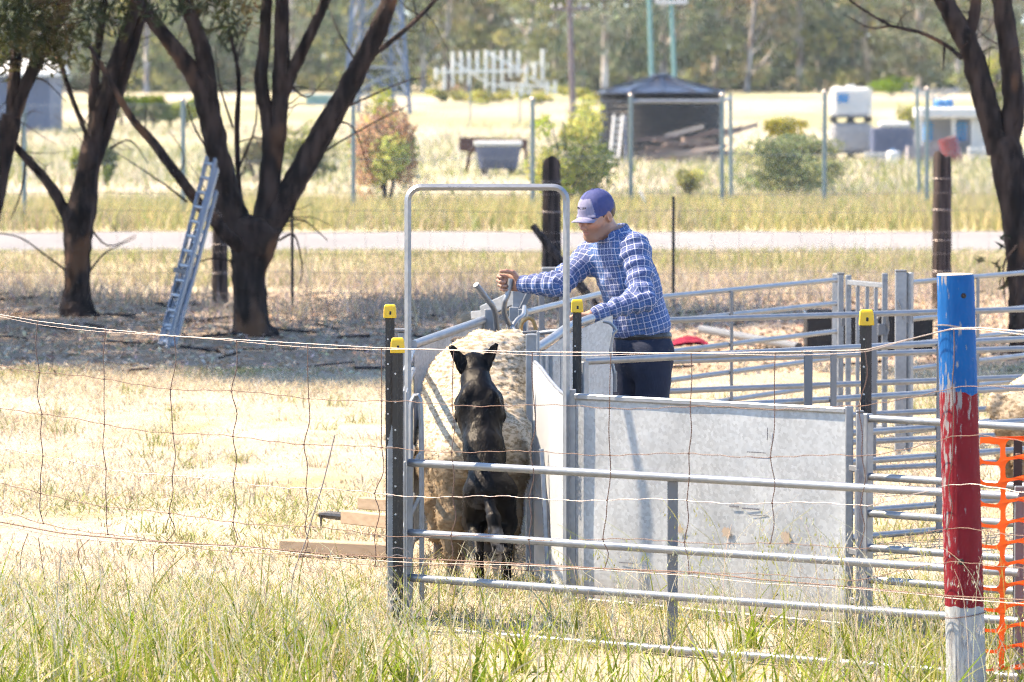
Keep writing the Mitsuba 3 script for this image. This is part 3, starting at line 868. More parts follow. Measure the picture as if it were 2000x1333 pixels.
# ---- lattice tower
lt = thing('lattice_tower', 'grey steel lattice tower rising behind the big forked tree', 'tower')
Yw = 220.0
b = [gp(672, Yw), gp(801, Yw), gp(768, Yw + 3), gp(700, Yw + 3)]
zt = 13.0
topc = (b[0] + b[1] + b[2] + b[3]) / 4
lg = lambda i, z: b[i] + ((topc + (b[i] - topc) * 0.30) - b[i]) * (z / zt) + np.array([0, 0, z])
steel = mat('tower_steel', prin((0.16, 0.21, 0.31), rough=0.5, metal=0.3))
for i in range(4): obj('leg', bar(lg(i, -0.05), lg(i, zt), 0.17, 0.17), steel, lt)
lev = [0.8, 2.0, 3.7, 5.6, 7.4, 9.2, 11, zt - .1]
for a, z in enumerate(lev):
    for i in range(4): obj('girt', bar(lg(i, z), lg((i + 1) % 4, z), 0.09, 0.09), alu if a in (0, 1) and i == 0 else steel, lt)
    if a + 1 < len(lev):
        for i in range(4):
            obj('brace', bar(lg(i, z), lg((i + 1) % 4, lev[a + 1]), 0.08, 0.08), alu if i == 0 else steel, lt)
            obj('brace', bar(lg((i + 1) % 4, z), lg(i, lev[a + 1]), 0.08, 0.08), steel, lt)

# ---- white aerial frame
an = thing('aerial', 'white aerial of upright rods on slanting booms before the wood', 'aerial')
Ya = 200.0
A = lambda xc, yc, dy=0.0: at(830 + .205 * xc, 70 + .205 * yc, Ya + dy)
anw = mat('aerial_white', prin((0.80, 0.82, 0.80), rough=0.4))
booms = [((95, 347), (985, 335), 0), ((250, 238), (600, 455), .6), ((600, 455), (1005, 545), .6), ((575, 150), (905, 325), 1.2), ((1000, 395), (1250, 540), 1.2), ((745, 455), (1190, 490), .9)]
for p_, q_, dy in booms: obj('boom', bar(A(*p_, dy), A(*q_, dy), 0.10, 0.10), anw, an)
for x_, y0_, y1_ in ((105, 300, 415), (185, 290, 515), (265, 150, 485), (345, 150, 440), (420, 150, 475), (500, 145, 370), (580, 140, 505), (655, 150, 535), (733, 140, 475), (812, 140, 400), (840, 465, 565), (888, 150, 390), (920, 450, 575), (963, 290, 500), (1000, 500, 560), (1045, 255, 400), (1120, 125, 430), (1165, 430, 560), (1240, 430, 560)):
    obj('rod', rod(A(x_, y0_, .3), A(x_, y1_, .3), 0.062, 8), anw, an)
obj('rod', bar(A(1045, 255, .3), A(1120, 255, .3), 0.06, 0.06), anw, an)
for x_, y_ in ((430, 350), (905, 520)):
    q_ = A(x_, y_, .6)
    obj('stand', rod([q_[0], q_[1], float(gz(0, q_[1]))], q_, 0.035, 8), steel, an)

# ---- poles
polew = mat('pole_wood', prin((0.22, 0.18, 0.20), rough=0.8, spec=0.2))
polet = mat('pole_teal', prin((0.17, 0.34, 0.34), rough=0.5))


def pole(label, px0, px1, Y, r, m, arm=None, top=9.0):
    t = thing('utility_pole', label, 'pole')
    p0_ = gp(px0, Y); d = (at(px1, 0, Y) - at(px0, 160, Y)); q = p0_ + d / d[2] * top
    obj('shaft', tube([p0_ - [0, 0, .1], q], [r * 1.12, r * 0.8], 12), m, t, smooth=40)
    if arm:
        zc = float(at(px1, arm[0], Y)[2]); c = p0_ + d / d[2] * (zc - p0_[2])
        obj('crossarm', bar(c - [arm[1], 0.12, 0], c + [arm[1], -0.12, 0], 0.09, 0.11), white if arm[2] else m, t)
        for sx in (-1, -.55, .55, 1): obj('insulator', lathe([(0.03, 0), (0.06, 0.03), (0.04, 0.07), (0.06, 0.1), (0.001, 0.15)], 10, c + [sx * arm[1] * .92, 0, 0.055]), white, t, smooth=30)
    return t


pole('brown wooden power pole with crossarm left of the water tank', 1120, 1115, 200, 0.11, polew, (18, 0.75, False), 8)
pole('teal pole behind the left of the tank roof', 1277, 1272, 160, 0.075, polet, None, 7)
pole('teal pole with white crossarm behind the right of the tank roof', 1323, 1316, 160, 0.07, polet, (5, 0.5, True), 6)
# ================================================================== near trees, ladder, farm fence, security fence
rt = np.random.default_rng(41)


def limb(rows, Y, k=14, n=18, jitter=0.17, seed=0):
    """rows: photo x, photo y, width in photo pixels (, depth offset)."""
    P = []
    for r in rows:
        y = Y + (r[3] if len(r) > 3 else 0)
        P.append([*at(r[0], r[1], y), pw(r[2], y) / 2])
    s = spline(P, k)
    return tube(s[:, :3], s[:, 3], n, jitter=jitter, seed=seed)


def twigs(segs, Y, r0=0.012):
    return join([tube(spline([at(x, y, Y + d) for x, y, d in s], 4), np.linspace(r0, r0 * .35, 4 * (len(s) - 1) + 1), 5, jitter=.1) for s in segs])


NEARLEAF = [np.array(c) for c in ((0.085, 0.10, 0.045), (0.12, 0.13, 0.05), (0.065, 0.08, 0.045), (0.14, 0.12, 0.06))]


def near_crown(blobs, per, rng, size=0.17, aspect=0.32):
    return crown(blobs, per, size, NEARLEAF, rng, aspect=aspect, droop=0.35, shell=0.1)


def over(x, y, h):
    """Where a leaf mass at height h must hang for its shade to reach ground point (x, y)."""
    return [x + SUN[0] / SUN[2] * h, y + SUN[1] / SUN[2] * h, h]


def near_tree(label, Y, limbs, twig_rows, blobs, per, seed, hang=()):
    per = 900
    t = thing('acacia_tree', label, 'tree')
    obj('trunk', limb(limbs[0], Y, seed=seed, n=28, jitter=0.15), bark, t, smooth=50)
    for i, l in enumerate(limbs[1:]): obj('limb', limb(l, Y, seed=seed + i + 1), bark, t, smooth=50)
    fine = []
    for l in limbs[1:]:
        for _ in range(5):
            i_ = rt.integers(0, len(l) - 1); f_ = rt.uniform()
            x0, y0 = l[i_][0] + (l[i_ + 1][0] - l[i_][0]) * f_, l[i_][1] + (l[i_ + 1][1] - l[i_][1]) * f_
            a_ = rt.normal(-1.2, 1.1); L_ = rt.uniform(40, 130); dd_ = rt.uniform(-.5, .5)
            seg_ = [(x0, y0, 0)]
            for q_ in (.35, .7, 1.0):
                a_ += rt.normal(0, .35); px_, py_, _d = seg_[-1]
                seg_.append((px_ + math.cos(a_) * L_ / 3, py_ + math.sin(a_) * L_ / 3, dd_ * q_))
            fine.append(seg_)
    obj('fine_twigs', twigs(fine, Y, 0.007), bark, t, kind='stuff')
    if twig_rows: obj('twigs', twigs(twig_rows, Y), bark, t, kind='stuff')
    m, c = near_crown(blobs, per, rt)
    obj('crown', m, leaf, t, color=c)
    if len(hang):
        m, c = near_crown(hang, 1900, rt, 0.12, 0.2)
        obj('hanging_foliage', m, leaf, t, color=c)
    # limbs that carry the crown above the picture
    up = []
    base = at(limbs[1][-1][0], limbs[1][-1][1], Y)
    for b in blobs[::3]:
        c_ = np.array(b[:3])
        up.append(tube(spline([base, base * .5 + c_ * .5 + [0, 0, .4], c_], 4), np.linspace(0.07, 0.015, 9), 6))
    obj('high_limb', join(up), bark, t)
    return t


def shade_blobs(x0, x1, y0, y1, n, h0, h1, r=(0.55, 1.0)):
    out = []
    for _ in range(n):
        h = rt.uniform(h0, h1)
        q = over(rt.uniform(x0, x1), rt.uniform(y0, y1), h)
        a = rt.uniform(*r)
        out.append([*q, a * 1.2, a * 1.2, a * .7])
    return out


def hb(pts, Y, r=0.32):
    """Hanging leaf masses at photo points."""
    return [[*at(x, y, Y + rt.uniform(-.7, .7)), pw(rx, Y), r, pw(ry, Y)] for x, y, rx, ry in pts]


near_tree('dark forked acacia tree with three spreading limbs beside the leaning ladder', 44.6,
    [[(500, 668, 98), (492, 640, 80), (488, 600, 68), (486, 550, 66), (488, 510, 72), (497, 470, 92), (503, 440, 84), (507, 424, 60)],
     [(482, 490, 40), (462, 430, 50), (445, 370, 46), (428, 305, 45), (412, 240, 43), (390, 165, 40), (345, 100, 32), (290, 28, 27), (255, -40, 24)],
     [(416, 240, 34), (404, 150, 36), (392, 85, 32), (365, 10, 30), (345, -60, 26)],
     [(505, 480, 50), (518, 420, 48), (528, 352, 44), (526, 250, 30), (510, 160, 27), (517, 80, 24), (522, -30, 22)],
     [(528, 350, 34), (541, 270, 36), (548, 180, 33), (550, 90, 30), (552, -40, 26)],
     [(546, 210, 22), (566, 150, 25), (598, 85, 22), (632, 10, 20), (650, -40, 18)],
     [(510, 470, 56), (548, 405, 54), (585, 340, 46), (622, 275, 46), (662, 205, 42), (702, 130, 39), (738, 60, 36), (770, -30, 30)],
     [(705, 125, 13, .1), (760, 84, 11, .3), (812, 40, 9, .5), (860, -10, 8, .6)],
     [(468, 480, 30, -.1), (440, 455, 27, -.3), (390, 400, 23, -.4), (345, 340, 20, -.5), (300, 280, 18, -.5), (258, 232, 15, -.5), (215, 160, 12, -.5), (175, 90, 9, -.5)],
     [(478, 450, 9, .2), (466, 350, 10, .2), (463, 250, 11, .3), (466, 150, 9, .3), (448, 60, 7, .3)]],
    [[(655, 220, 0), (720, 190, .2), (790, 160, .4), (840, 150, .5)], [(600, 320, 0), (660, 280, .2), (740, 235, .4), (800, 205, .6)],
     [(540, 440, 0), (590, 430, .3), (640, 470, .4)], [(410, 300, 0), (380, 250, -.2), (365, 200, -.3)], [(466, 330, .2), (500, 240, .3), (496, 140, .3)],
     [(365, 395, -.4), (320, 360, -.5), (230, 300, -.6)], [(560, 160, 0), (600, 190, .3), (640, 150, .4)], [(545, 470, 0), (575, 460, .2), (590, 520, .3), (585, 555, .3)],
     [(700, 130, 0), (660, 60, .2), (640, 10, .3)], [(480, 520, 0), (420, 505, -.2), (365, 520, -.3)], [(455, 250, 0), (430, 170, .2), (420, 90, .2)], [(640, 235, 0), (690, 250, .3), (720, 330, .5)]],
    shade_blobs(-2.9, -0.6, 37.8, 44.6, 34, 4.1, 6.5) + shade_blobs(-1.5, 0.6, 43, 51, 17, 5.2, 7.5) + shade_blobs(1.3, 3.4, 45, 51, 14, 5.6, 8.0),
    430, 3, hang=hb([(430, 20, 45, 60), (455, 70, 30, 50), (330, 20, 60, 30), (480, 10, 30, 60), (400, 5, 50, 25)], 44.6))
near_tree('dark acacia tree with a curved low side branch, second from the left', 47.9,
    [[(152, 626, 86), (150, 605, 68), (150, 570, 54), (151, 520, 50), (152, 470, 56), (156, 425, 62), (163, 385, 54), (170, 345, 46), (177, 300, 42), (183, 265, 38)],
     [(183, 290, 32), (196, 215, 32), (222, 135, 30), (246, 70, 28), (272, -20, 24)],
     [(186, 330, 18), (210, 250, 22), (232, 180, 20), (262, 90, 18), (285, 10, 15)],
     [(180, 290, 20), (183, 200, 22), (188, 120, 18), (200, 40, 14), (205, -30, 12)],
     [(140, 445, 26), (120, 400, 24), (88, 350, 19), (50, 308, 17), (15, 270, 14), (-30, 235, 11)],
     [(172, 270, 9, .2), (140, 190, 10, .3), (118, 120, 8, .4), (95, 70, 6, .4)]],
    [[(150, 545, 0), (90, 500, -.2), (40, 465, -.4), (-10, 455, -.5)], [(165, 430, 0), (210, 480, .2), (265, 460, .4)], [(160, 250, 0), (130, 170, .2), (110, 110, .2)],
     [(175, 530, 0), (205, 495, .2), (265, 465, .4)], [(50, 320, 0), (40, 380, -.2), (20, 430, -.2)], [(215, 290, 0), (255, 275, .2), (290, 320, .3)]],
    shade_blobs(-5.2, -2.8, 40.5, 52, 36, 4.6, 7.5) + shade_blobs(-1.5, .4, 46, 52, 8, 6, 8), 430, 17,
    hang=hb([(205, 20, 40, 60), (150, 30, 60, 50), (170, 90, 25, 60), (235, 40, 25, 40), (120, 110, 35, 50), (265, 20, 40, 30)], 47.5))
near_tree('dark acacia tree with hanging foliage cut by the left picture edge', 46.0,
    [[(-70, 665, 96), (-60, 620, 74), (-42, 520, 58), (-22, 410, 50), (-4, 330, 46), (12, 270, 44), (22, 225, 38)],
     [(18, 250, 34), (45, 180, 26), (70, 125, 28), (92, 75, 30), (118, 20, 26), (140, -40, 22)],
     [(20, 240, 22), (28, 150, 24), (34, 70, 20), (38, -30, 18)],
     [(12, 300, 14), (-10, 240, 14), (-40, 170, 12)]],
    [[(60, 150, 0), (90, 160, .1), (130, 200, .2)], [(30, 100, 0), (60, 60, .2), (90, 10, .2)]],
    shade_blobs(-6.4, -3.2, 39.5, 48, 28, 4.0, 6.5), 430, 29,
    hang=hb([(20, 30, 60, 60), (70, 60, 50, 55), (30, 100, 45, 45), (100, 100, 25, 45), (60, 20, 60, 40), (110, 30, 45, 60), (-10, 70, 30, 60), (135, 60, 18, 40), (15, 135, 14, 25), (45, 45, 50, 60), (85, 90, 40, 50), (15, 90, 40, 50), (120, 70, 25, 50)], 45.5, 0.6))
near_tree('dark acacia tree splitting into two trunks at the right picture edge', 40.9,
    [[(2022, 712, 120), (2014, 690, 92), (2006, 640, 72), (2000, 560, 62), (1994, 480, 62), (1984, 400, 66), (1972, 330, 66), (1963, 285, 62), (1958, 268, 48)],
     [(1950, 300, 44), (1932, 225, 46), (1912, 150, 46), (1893, 90, 44), (1858, 28, 40), (1822, -40, 34)],
     [(1968, 300, 40), (1980, 210, 44), (1974, 120, 42), (1962, 40, 40), (1952, -40, 36)],
     [(1890, 85, 18), (1903, 30, 22), (1910, -40, 20)],
     [(1878, 115, 8, -.1), (1850, 90, 8, -.2), (1800, 65, 7, -.3), (1740, 50, 6, -.4), (1690, 22, 5, -.4), (1645, -10, 4, -.5)]],
    [[(1740, 50, -.4), (1700, 55, -.5), (1650, 30, -.6)], [(1845, 90, -.2), (1843, 120, -.2), (1842, 140, -.2)], [(1985, 480, -.2), (1960, 520, -.3), (1965, 600, -.3)]],
    shade_blobs(3.3, 6.5, 37.5, 43, 30, 4.2, 7.0), 430, 37, hang=hb([(1962, 470, 10, 18), (1950, 520, 8, 14), (1915, 510, 5, 14), (1960, 560, 8, 16)], 40.6, 0.1))

# ---- fallen bark, sticks and leaves below the trees
n = 900
X, Y = rt.uniform(-6, 5.5, n), rt.uniform(38, 53, n)
st = []
for i in range(110):
    p_ = np.array([X[i], Y[i], 0.015]); a = rt.uniform(0, 6.28); L = rt.uniform(0.1, 0.6)
    st.append(tube([p_, p_ + [math.cos(a) * L, math.sin(a) * L, rt.uniform(0, .06)]], rt.uniform(0.004, 0.014), 4, cap=False))
tag(obj('fallen_sticks', join(st), timber), 'fallen sticks littering the ground under the trees', 'sticks', kind='stuff')
P = scatter(16000, 38.5, 53, rng=rt); P[:, 2] += 0.012
m, c = leaves(P, rt.uniform(0.03, 0.09, len(P)), jit(np.where(rt.uniform(0, 1, (len(P), 1)) < .5, (0.62, 0.53, 0.42), (0.42, 0.30, 0.21)), len(P), rt), rt, 0.4)
m = (np.c_[m[0][:, :2], np.maximum(m[0][:, 2], 0.005)], m[1])
tag(obj('leaf_litter', m, matte, color=c), 'leaf and bark litter under the trees', 'leaf litter', kind='stuff')
lg_ = thing('fallen_log', 'short pale fallen log in the tree shade left of the levers', 'log')
s = spline([[*gp(905, 45.6, .07), .075], [*gp(930, 45.4, .09), .085], [*gp(962, 45.3, .11), .06]], 4)
scene[lg_] = mikit.ply(tube(s[:, :3], s[:, 3], 10, jitter=.2), plank, smooth=40)

# ---- leaning extension ladder
Yl = 42.8
al = thing('ladder', 'long aluminium extension ladder leaning on the big forked tree', 'ladder')
for o, nm in ((0.0, 'fly'), (0.07, 'base')):
    lo = [gp(312 + o * 60, Yl - o), gp(336 + o * 60, Yl - .25 - o)]
    hi = [at(405 + o * 30, 308 + o * 900, Yl + 1.25), at(421 + o * 30, 312 + o * 900, Yl + 1.0)]
    fr = obj(nm + '_section', join([bar(l, h_, 0.024, 0.052) for l, h_ in zip(lo, hi)]), alu, al)
    for t in np.linspace(0.03, 0.97, 13): obj('rung', rod(lo[0] + (hi[0] - lo[0]) * t, lo[1] + (hi[1] - lo[1]) * t, 0.017, 8), alu, fr)
pv = [gp(326, Yl - .5), at(425, 330, Yl + .7)]
obj('stay', bar(pv[0], pv[1], 0.024, 0.05), alu, al)
obj('guide_bracket', bar(at(340, 527, Yl + .28), at(370, 532, Yl + .2), 0.03, 0.04), galv_dull, al)

# ---- farm fence behind the trees
Yf = 49.5


def timber_post(label, px, top, w, Y, split=0):
    t = thing('timber_post', label, 'post')
    zt = float(at(px, top, Y)[2]); x = float(gx(px, Y)); r = pw(w, Y) / 2
    zz = np.linspace(-0.05, zt, 10)
    v, f = tube(np.c_[np.full(10, x), np.full(10, Y), zz], r * (1.04 - 0.06 * zz / zt), 16, jitter=0.06, seed=int(px))
    top_m = v[:, 2] > zt - 0.01
    v[top_m, 2] += 0.03 * np.sin(v[top_m, 0] * 37) + 0.02 * np.sin(v[top_m, 1] * 51)
    obj('shaft', (v, f), timber, t, smooth=40)
    for k in range(4): obj('wire_tie', tube([[x + (r + .006) * math.cos(a), Y + (r + .006) * math.sin(a), zt * (.25 + .2 * k)] for a in np.linspace(0, 6.28, 13)], 0.004, 4, cap=False), paleware, t)
    return t, x, zt


timber_post('grey timber fence post standing behind the leaning ladder', 430, 322, 30, Yf)
t, x, zt = timber_post('dark timber strainer post with a diagonal brace behind the hoop', 1077, 311, 37, Yf)
obj('brace', limb([(1040, 440, 13), (1075, 485, 17), (1120, 540, 18), (1165, 600, 18)], Yf - .4, k=3, n=8), timber, t, smooth=40)
timber_post('weathered timber fence post right of the small yard gate', 1839, 304, 37, Yf)
for px, top, w in ((571, 395, 'right of the forked tree'), (1315, 384, 'right of the man')):
    t = thing('steel_picket', f'thin dark steel picket of the far farm fence {w}', 'steel picket')
    zt = float(at(px, top, Yf)[2])
    obj('shaft', join([bar(gp(px, Yf, -.05), gp(px, Yf, zt), 0.030, 0.006, bevel=.001), bar(gp(px, Yf + .014, -.05), gp(px, Yf + .014, zt), 0.006, 0.028, bevel=.001)]), blacksteel, t)
ff = thing('farm_fence', 'thin rusty wires of the farm fence strung between the timber posts', 'wire fence')
for k, z in enumerate((0.16, 0.36, 0.55, 0.75, 0.95, 1.12)):
    xs_ = np.linspace(-7.5, 7.5, 26)
    obj('line_wire', tube(np.c_[xs_, np.full(26, Yf - .1), z + 0.012 * np.sin(xs_ * 2.3 + k)], 0.0022, 4, cap=False), paleware, ff)
obj('stay_wires', join([rod([x, Yf - .1, 0.16], [x + rt.normal(0, .02), Yf - .1, 0.95], 0.0014, 3) for x in np.arange(-7.4, 7.5, 0.3)]), rustywire, ff, kind='stuff')

# ---- security fence with chain wire
SF = [(-150, 77.5, 1.86), (48, 78.5, 1.86), (358, 80.5, 1.86), (690, 83, 1.86), (1040, 84.5, 1.86), (1232, 85.5, 1.92), (1410, 85.5, 1.92), (1610, 85.5, 1.97), (1810, 85.5, 2.02), (2080, 85.5, 2.02)]
sf = thing('chain_wire_fence', 'high galvanised chain wire security fence along the far side of the road', 'fence')
pg = mat('fence_post', prin((0.20, 0.27, 0.29), rough=0.5, metal=0.3))
mw = mat('chain_wire', prin((0.50, 0.52, 0.54), rough=0.5, metal=0.3))
for px, Y, h_ in SF:
    k = obj('post', rod(gp(px, Y, -.05), gp(px, Y, h_), 0.036, 10), pg, sf)
    obj('cap', lathe([(0.045, 0), (0.045, 0.03), (0.02, 0.06), (0.001, 0.065)], 10, gp(px, Y, h_)), paleware, k)
k = obj('post', rod(gp(1428, 88, -.05), gp(1426, 88, 1.95), 0.034, 10), pg, sf)
k = obj('post', rod(gp(1795, 92, -.05), gp(1790, 92, 2.05), 0.034, 10), pg, sf)
obj('gate_rail', rod(gp(1232, 85.5, 1.84), gp(1410, 85.5, 1.84), 0.036, 10), galv, sf)
obj('gate_rail', rod(gp(1410, 85.5, 1.86), gp(1428, 88, 1.87), 0.03, 8), galv, sf)
obj('stay_post', rod(gp(1268, 85.3, .0), gp(1250, 85.4, .35), 0.02, 8), whitem, sf)
mesh_w, top_w = [], []
for (pa, Ya_, ha), (pb, Yb_, hb_) in zip(SF[:-1], SF[1:]):
    A_, B_ = gp(pa, Ya_), gp(pb, Yb_)
    L = np.linalg.norm(B_ - A_); d = (B_ - A_) / L; hh_ = (ha + hb_) / 2 - .05
    for z in (0.08, hh_ * .5, hh_): top_w.append(rod(A_ + [0, 0, z], B_ + [0, 0, z], 0.0035, 3))
    step = 0.10
    for s0 in np.arange(-hh_, L, step):
        for sg in (1, -1):
            a0, a1 = (s0, s0 + hh_)
            t0, t1 = max(0, -a0), min(hh_, L - a0)
            if t1 <= t0: continue
            za, zb = (t0, t1) if sg > 0 else (hh_ - t0, hh_ - t1)
            mesh_w.append(tube([A_ + d * (a0 + t0) + [0, 0.004 * sg, za + .03], A_ + d * (a0 + t1) + [0, 0.004 * sg, zb + .03]], 0.0020, 3, cap=False))
obj('chain_mesh', join(mesh_w), mw, sf, kind='stuff')
obj('strand_wire', join(top_w), mw, sf)
# ================================================================== sheep yards
def rails_panel(name, label, cat, A, B, zs, r=0.0165, ends=(True, True), mids=(), post=(0.045, 0.045), ptop=0.03, wig=0.0, group=None, pz=0.0):
    """Yard panel of round rails from ground point A to B."""
    t = thing('rail_fence', label, 'fence', group)
    A, B = np.asarray(A, float), np.asarray(B, float)
    d = (B - A); L = np.linalg.norm(d[:2])
    for z in zs: obj('rail', rod(A + [0, 0, z], B + [0, 0, z], r, 14), galv, t, smooth=40)
    up = unit(d)
    for u, on in ((0, ends[0]), (1, ends[1])):
        if on: obj('end_post', bar(A + d * u + [0, 0, pz], A + d * u + [0, 0, max(zs) + ptop], *post, up=up), galv, t)
    n = unit([-d[1], d[0], 0]); n = n if n[1] < 0 else -n
    for u in mids:
        c = A + d * u + n * (r + 0.004)
        obj('strut', bar(c + [0, 0, min(zs) - .01], c + [0, 0, max(zs) - .005], 0.042, 0.008, up=n), galv_dull, t)
    return t


gr0 = lambda px, Y: np.array([float(gx(px, Y, 0.0)), Y, 0.0])
gzz = lambda px, Y, z: np.array([float(gx(px, Y, z)), Y, z])

# ---- hoop frame over the race entry
Yh = 21.7
hp_ = thing('hoop_frame', 'tall rounded steel hoop standing over the race entry', 'frame')
L0, R0 = gzz(797, Yh, 0.5), gzz(1106, Yh - .02, 0.5)
zt = float(at(950, 366, Yh)[2])
xl, xr = L0[0], R0[0]
rc = 0.058
pts = [[xl, Yh, -0.02], [xl, Yh, zt - rc]] + [[xl + rc - rc * math.cos(a), Yh, zt - rc + rc * math.sin(a)] for a in np.linspace(0.25, 1.57, 7)] + [[xr - rc + rc * math.sin(a), Yh, zt - rc + rc * math.cos(a)] for a in np.linspace(0, 1.35, 7)] + [[xr, Yh, zt - rc], [xr, Yh, -0.02]]
obj('hoop', tube(pts, 0.0145, 4, flat=1.0), galv, hp_)
prnt = mat('stamp', prin((0.13, 0.14, 0.17), rough=0.6))
for i, w in enumerate((5, 3, 6, 4, 2, 5)):
    obj('stamp_mark', boxm([gzz(878 + i * 8, Yh, zt)[0], Yh - 0.0112, zt], (pw(w, Yh), 0.0016, 0.007)), prnt, hp_)

# ---- big sheet panel right of the hoop
A, B = gr0(1124, 21.73), gr0(1654, 20.80)
d = B - A
sp = thing('sheet_panel', 'flat galvanised sheet panel in front of the man', 'panel')
ztp = 0.892
n = unit([-d[1], d[0], 0]); n = n if n[1] < 0 else -n
# slightly buckled sheet
nu, nv = 40, 18
U, V = np.meshgrid(np.linspace(0, 1, nu), np.linspace(0.03, ztp - .012, nv))
bk = 0.006 * np.sin(U * 9 + V * 3) * np.sin(V * 3.4) + 0.004 * np.sin(U * 21 - V * 5)
bk *= np.sin(np.clip(U, 0, 1) * math.pi) ** .4 * np.sin(np.clip(V / ztp, 0, 1) * math.pi) ** .8
P = A + U[..., None] * d + np.stack([0 * V, 0 * V, V], -1) + bk[..., None] * n
i, j = [q.ravel() for q in np.meshgrid(np.arange(nv - 1), np.arange(nu - 1), indexing='ij')]
k = i * nu + j
fr_ = np.vstack([np.stack([k, k + 1, k + nu + 1], 1), np.stack([k, k + nu + 1, k + nu], 1)])
V2 = P.reshape(-1, 3); Bk = V2 - n * 0.0025
obj('sheet', join([(V2, fr_), (Bk, fr_[:, ::-1])]), sheet, sp, smooth=True)
obj('top_rail', bar(A + [0, 0, ztp], B + [0, 0, ztp], 0.032, 0.026, up=(0, 0, 1), bevel=.006), galv, sp)
obj('bottom_rail', bar(A + [0, 0, .022], B + [0, 0, .012], 0.03, 0.03, bevel=.005), galv_dull, sp)
obj('end_post', bar(A + d * -.012 + [0, 0, -.03], A + d * -.012 + [0, 0, ztp + .03], 0.03, 0.03), galv, sp)
obj('end_post', bar(B + d * .006 + [0, 0, -.05], B + d * .006 + [0, 0, ztp + .02], 0.032, 0.032), galv, sp)
stain = mat('stain', prin((0.40, 0.335, 0.27), rough=0.8, spec=0.2))
rs_ = np.random.default_rng(8)
for u, z, s in ((0.79, .36, .024), (0.57, .36, .022), (0.40, .36, .018)):
    a = np.linspace(0, 6.283, 18, endpoint=False)
    rr = s * (1 + .35 * rs_.normal(size=18) * .6)
    q = A + u * d + n * 0.0105 + [0, 0, z]
    ring = q + np.outer(rr * np.cos(a), unit(d)) + np.outer(rr * np.sin(a) * 1.1, [0, 0, 1])
    v = np.vstack([ring, [q]]); f = np.array([[18, k_, (k_ + 1) % 18] for k_ in range(18)])
    obj('mud_patch', (v, f), stain, sp)
for u, z, l, w in ((0.68, .70, .10, .004), (0.66, .465, .09, .006), (0.60, .47, .05, .008), (0.69, .44, .1, .003), (.2, .2, .08, .004), (.72, .78, .004, .05)):
    q = A + u * d + n * 0.0105 + [0, 0, z]
    obj('scratch', bar(q - unit(d) * l / 2, q + unit(d) * l / 2, w, 0.001, up=n, bevel=0), prnt, sp)
# ring pin and chain on its left post
ch = thing('chain', 'thin steel chain hanging on the post between the two sheets', 'chain')
c0 = A + d * -.02 + n * .03
obj('link', join([tube([c0 + [0.004 * math.cos(a) * (1 if k % 2 else .3), 0.004 * math.cos(a) * (.3 if k % 2 else 1), .66 - k * .017 + .010 * math.sin(a)] for a in np.linspace(0, 6.28, 9)], 0.0017, 4, cap=False) for k in range(13)]), galv, ch, kind='stuff')

# ---- hinge post group right of the sheet
hgp = thing('hinge_post', 'galvanised hinge post between the sheet panel and the right rails', 'post')
c = gr0(1678, 20.70)
obj('shaft', bar(c + [0, 0, -.05], c + [0, 0, .89], 0.030, 0.030), galv, hgp)
obj('cap', boxm(c + [0, 0, .895], (.034, .034, .01), bevel=.003), galv_dull, hgp)
for z in (.66, .32, .12): obj('hinge', bar(B + d * .006 + [0, 0, z], c + [0, 0, z], 0.018, 0.025), galv_dull, hgp)
obj('hinge_pin', rod(c + [-.012, -.026, .38], c + [-.012, -.026, .66], 0.010, 8), galv, hgp)

# ---- right front rails
rails_panel('yard_panel', 'white topped rail panel running right from the hinge post', 'yard panel', gr0(1690, 20.78), gr0(2330, 19.75), (.862, .625, .475, .335, .205, .085), r=0.0155, ends=(True, True), mids=(.62,), ptop=.02)
# ---- R3: long rails in front of the man
rails_panel('yard_panel', 'long rail panel crossing in front of the man and the black picket', 'yard panel', gr0(1140, 23.35), gr0(2060, 25.55), (.95, .708, .54, .40, .16, .035), r=0.0165, mids=(.345 + .155, .73), ptop=-.0, post=(.035, .035))
zb = thing('strap_post', 'wide flat galvanised upright standing behind the sheet panel', 'upright')
q = gr0(1577, 24.30)
scene[zb] = mikit.ply(bar(q + [0, -.02, .0], q + [0, -.02, .955], 0.042, 0.010, up=(0, 1, 0)), galv_dull)
# ---- R2
rails_panel('yard_panel', 'rail panel passing behind the yellow capped picket on the right', 'yard panel', gr0(1290, 27.3), gr0(2090, 28.8), (.95, .73, .57, .40, .25, .10), r=0.0165, mids=(.5,), ptop=.0)
# ---- R1 back fence, left of the small gate
rails_panel('yard_panel', 'back rail panel leading to the small yard gate', 'yard panel', gr0(1215, 29.7), gr0(1634, 32.8), (.95, .80, .62, .45, .28, .10), r=0.0165, mids=(.47,), ptop=.04, post=(.05, .05))
gpst = thing('gate_post', 'thick square gate post left of the small yard gate', 'gate post')
c = gr0(1641, 31.6)
obj('shaft', bar(c + [0, 0, -.05], c + [0, 0, 1.03], 0.034, 0.05), galv, gpst)
obj('cap', boxm(c + [0, 0, 1.035], (.045, .055, .012), bevel=.003), galv_dull, gpst)
obj('hinge', bar(c + [0, -.02, .74], c + [.05, -.02, .74], 0.03, 0.05), galv_dull, gpst)
sg = thing('yard_gate', 'narrow yard gate of upright bars behind the yellow capped picket', 'gate')
ga, gb = gr0(1656, 31.5), gr0(1727, 31.0)
for p_, h_ in ((ga, 1.03), (gb, 1.06)): obj('stile', bar(p_ + [0, 0, .08], p_ + [0, 0, h_], 0.034, 0.034), galv, sg)
obj('top_rail', bar(ga + [0, 0, .985], gb + [0, 0, .985], 0.03, 0.03), galv, sg)
obj('bottom_rail', bar(ga + [0, 0, .12], gb + [0, 0, .12], 0.03, 0.03), galv, sg)
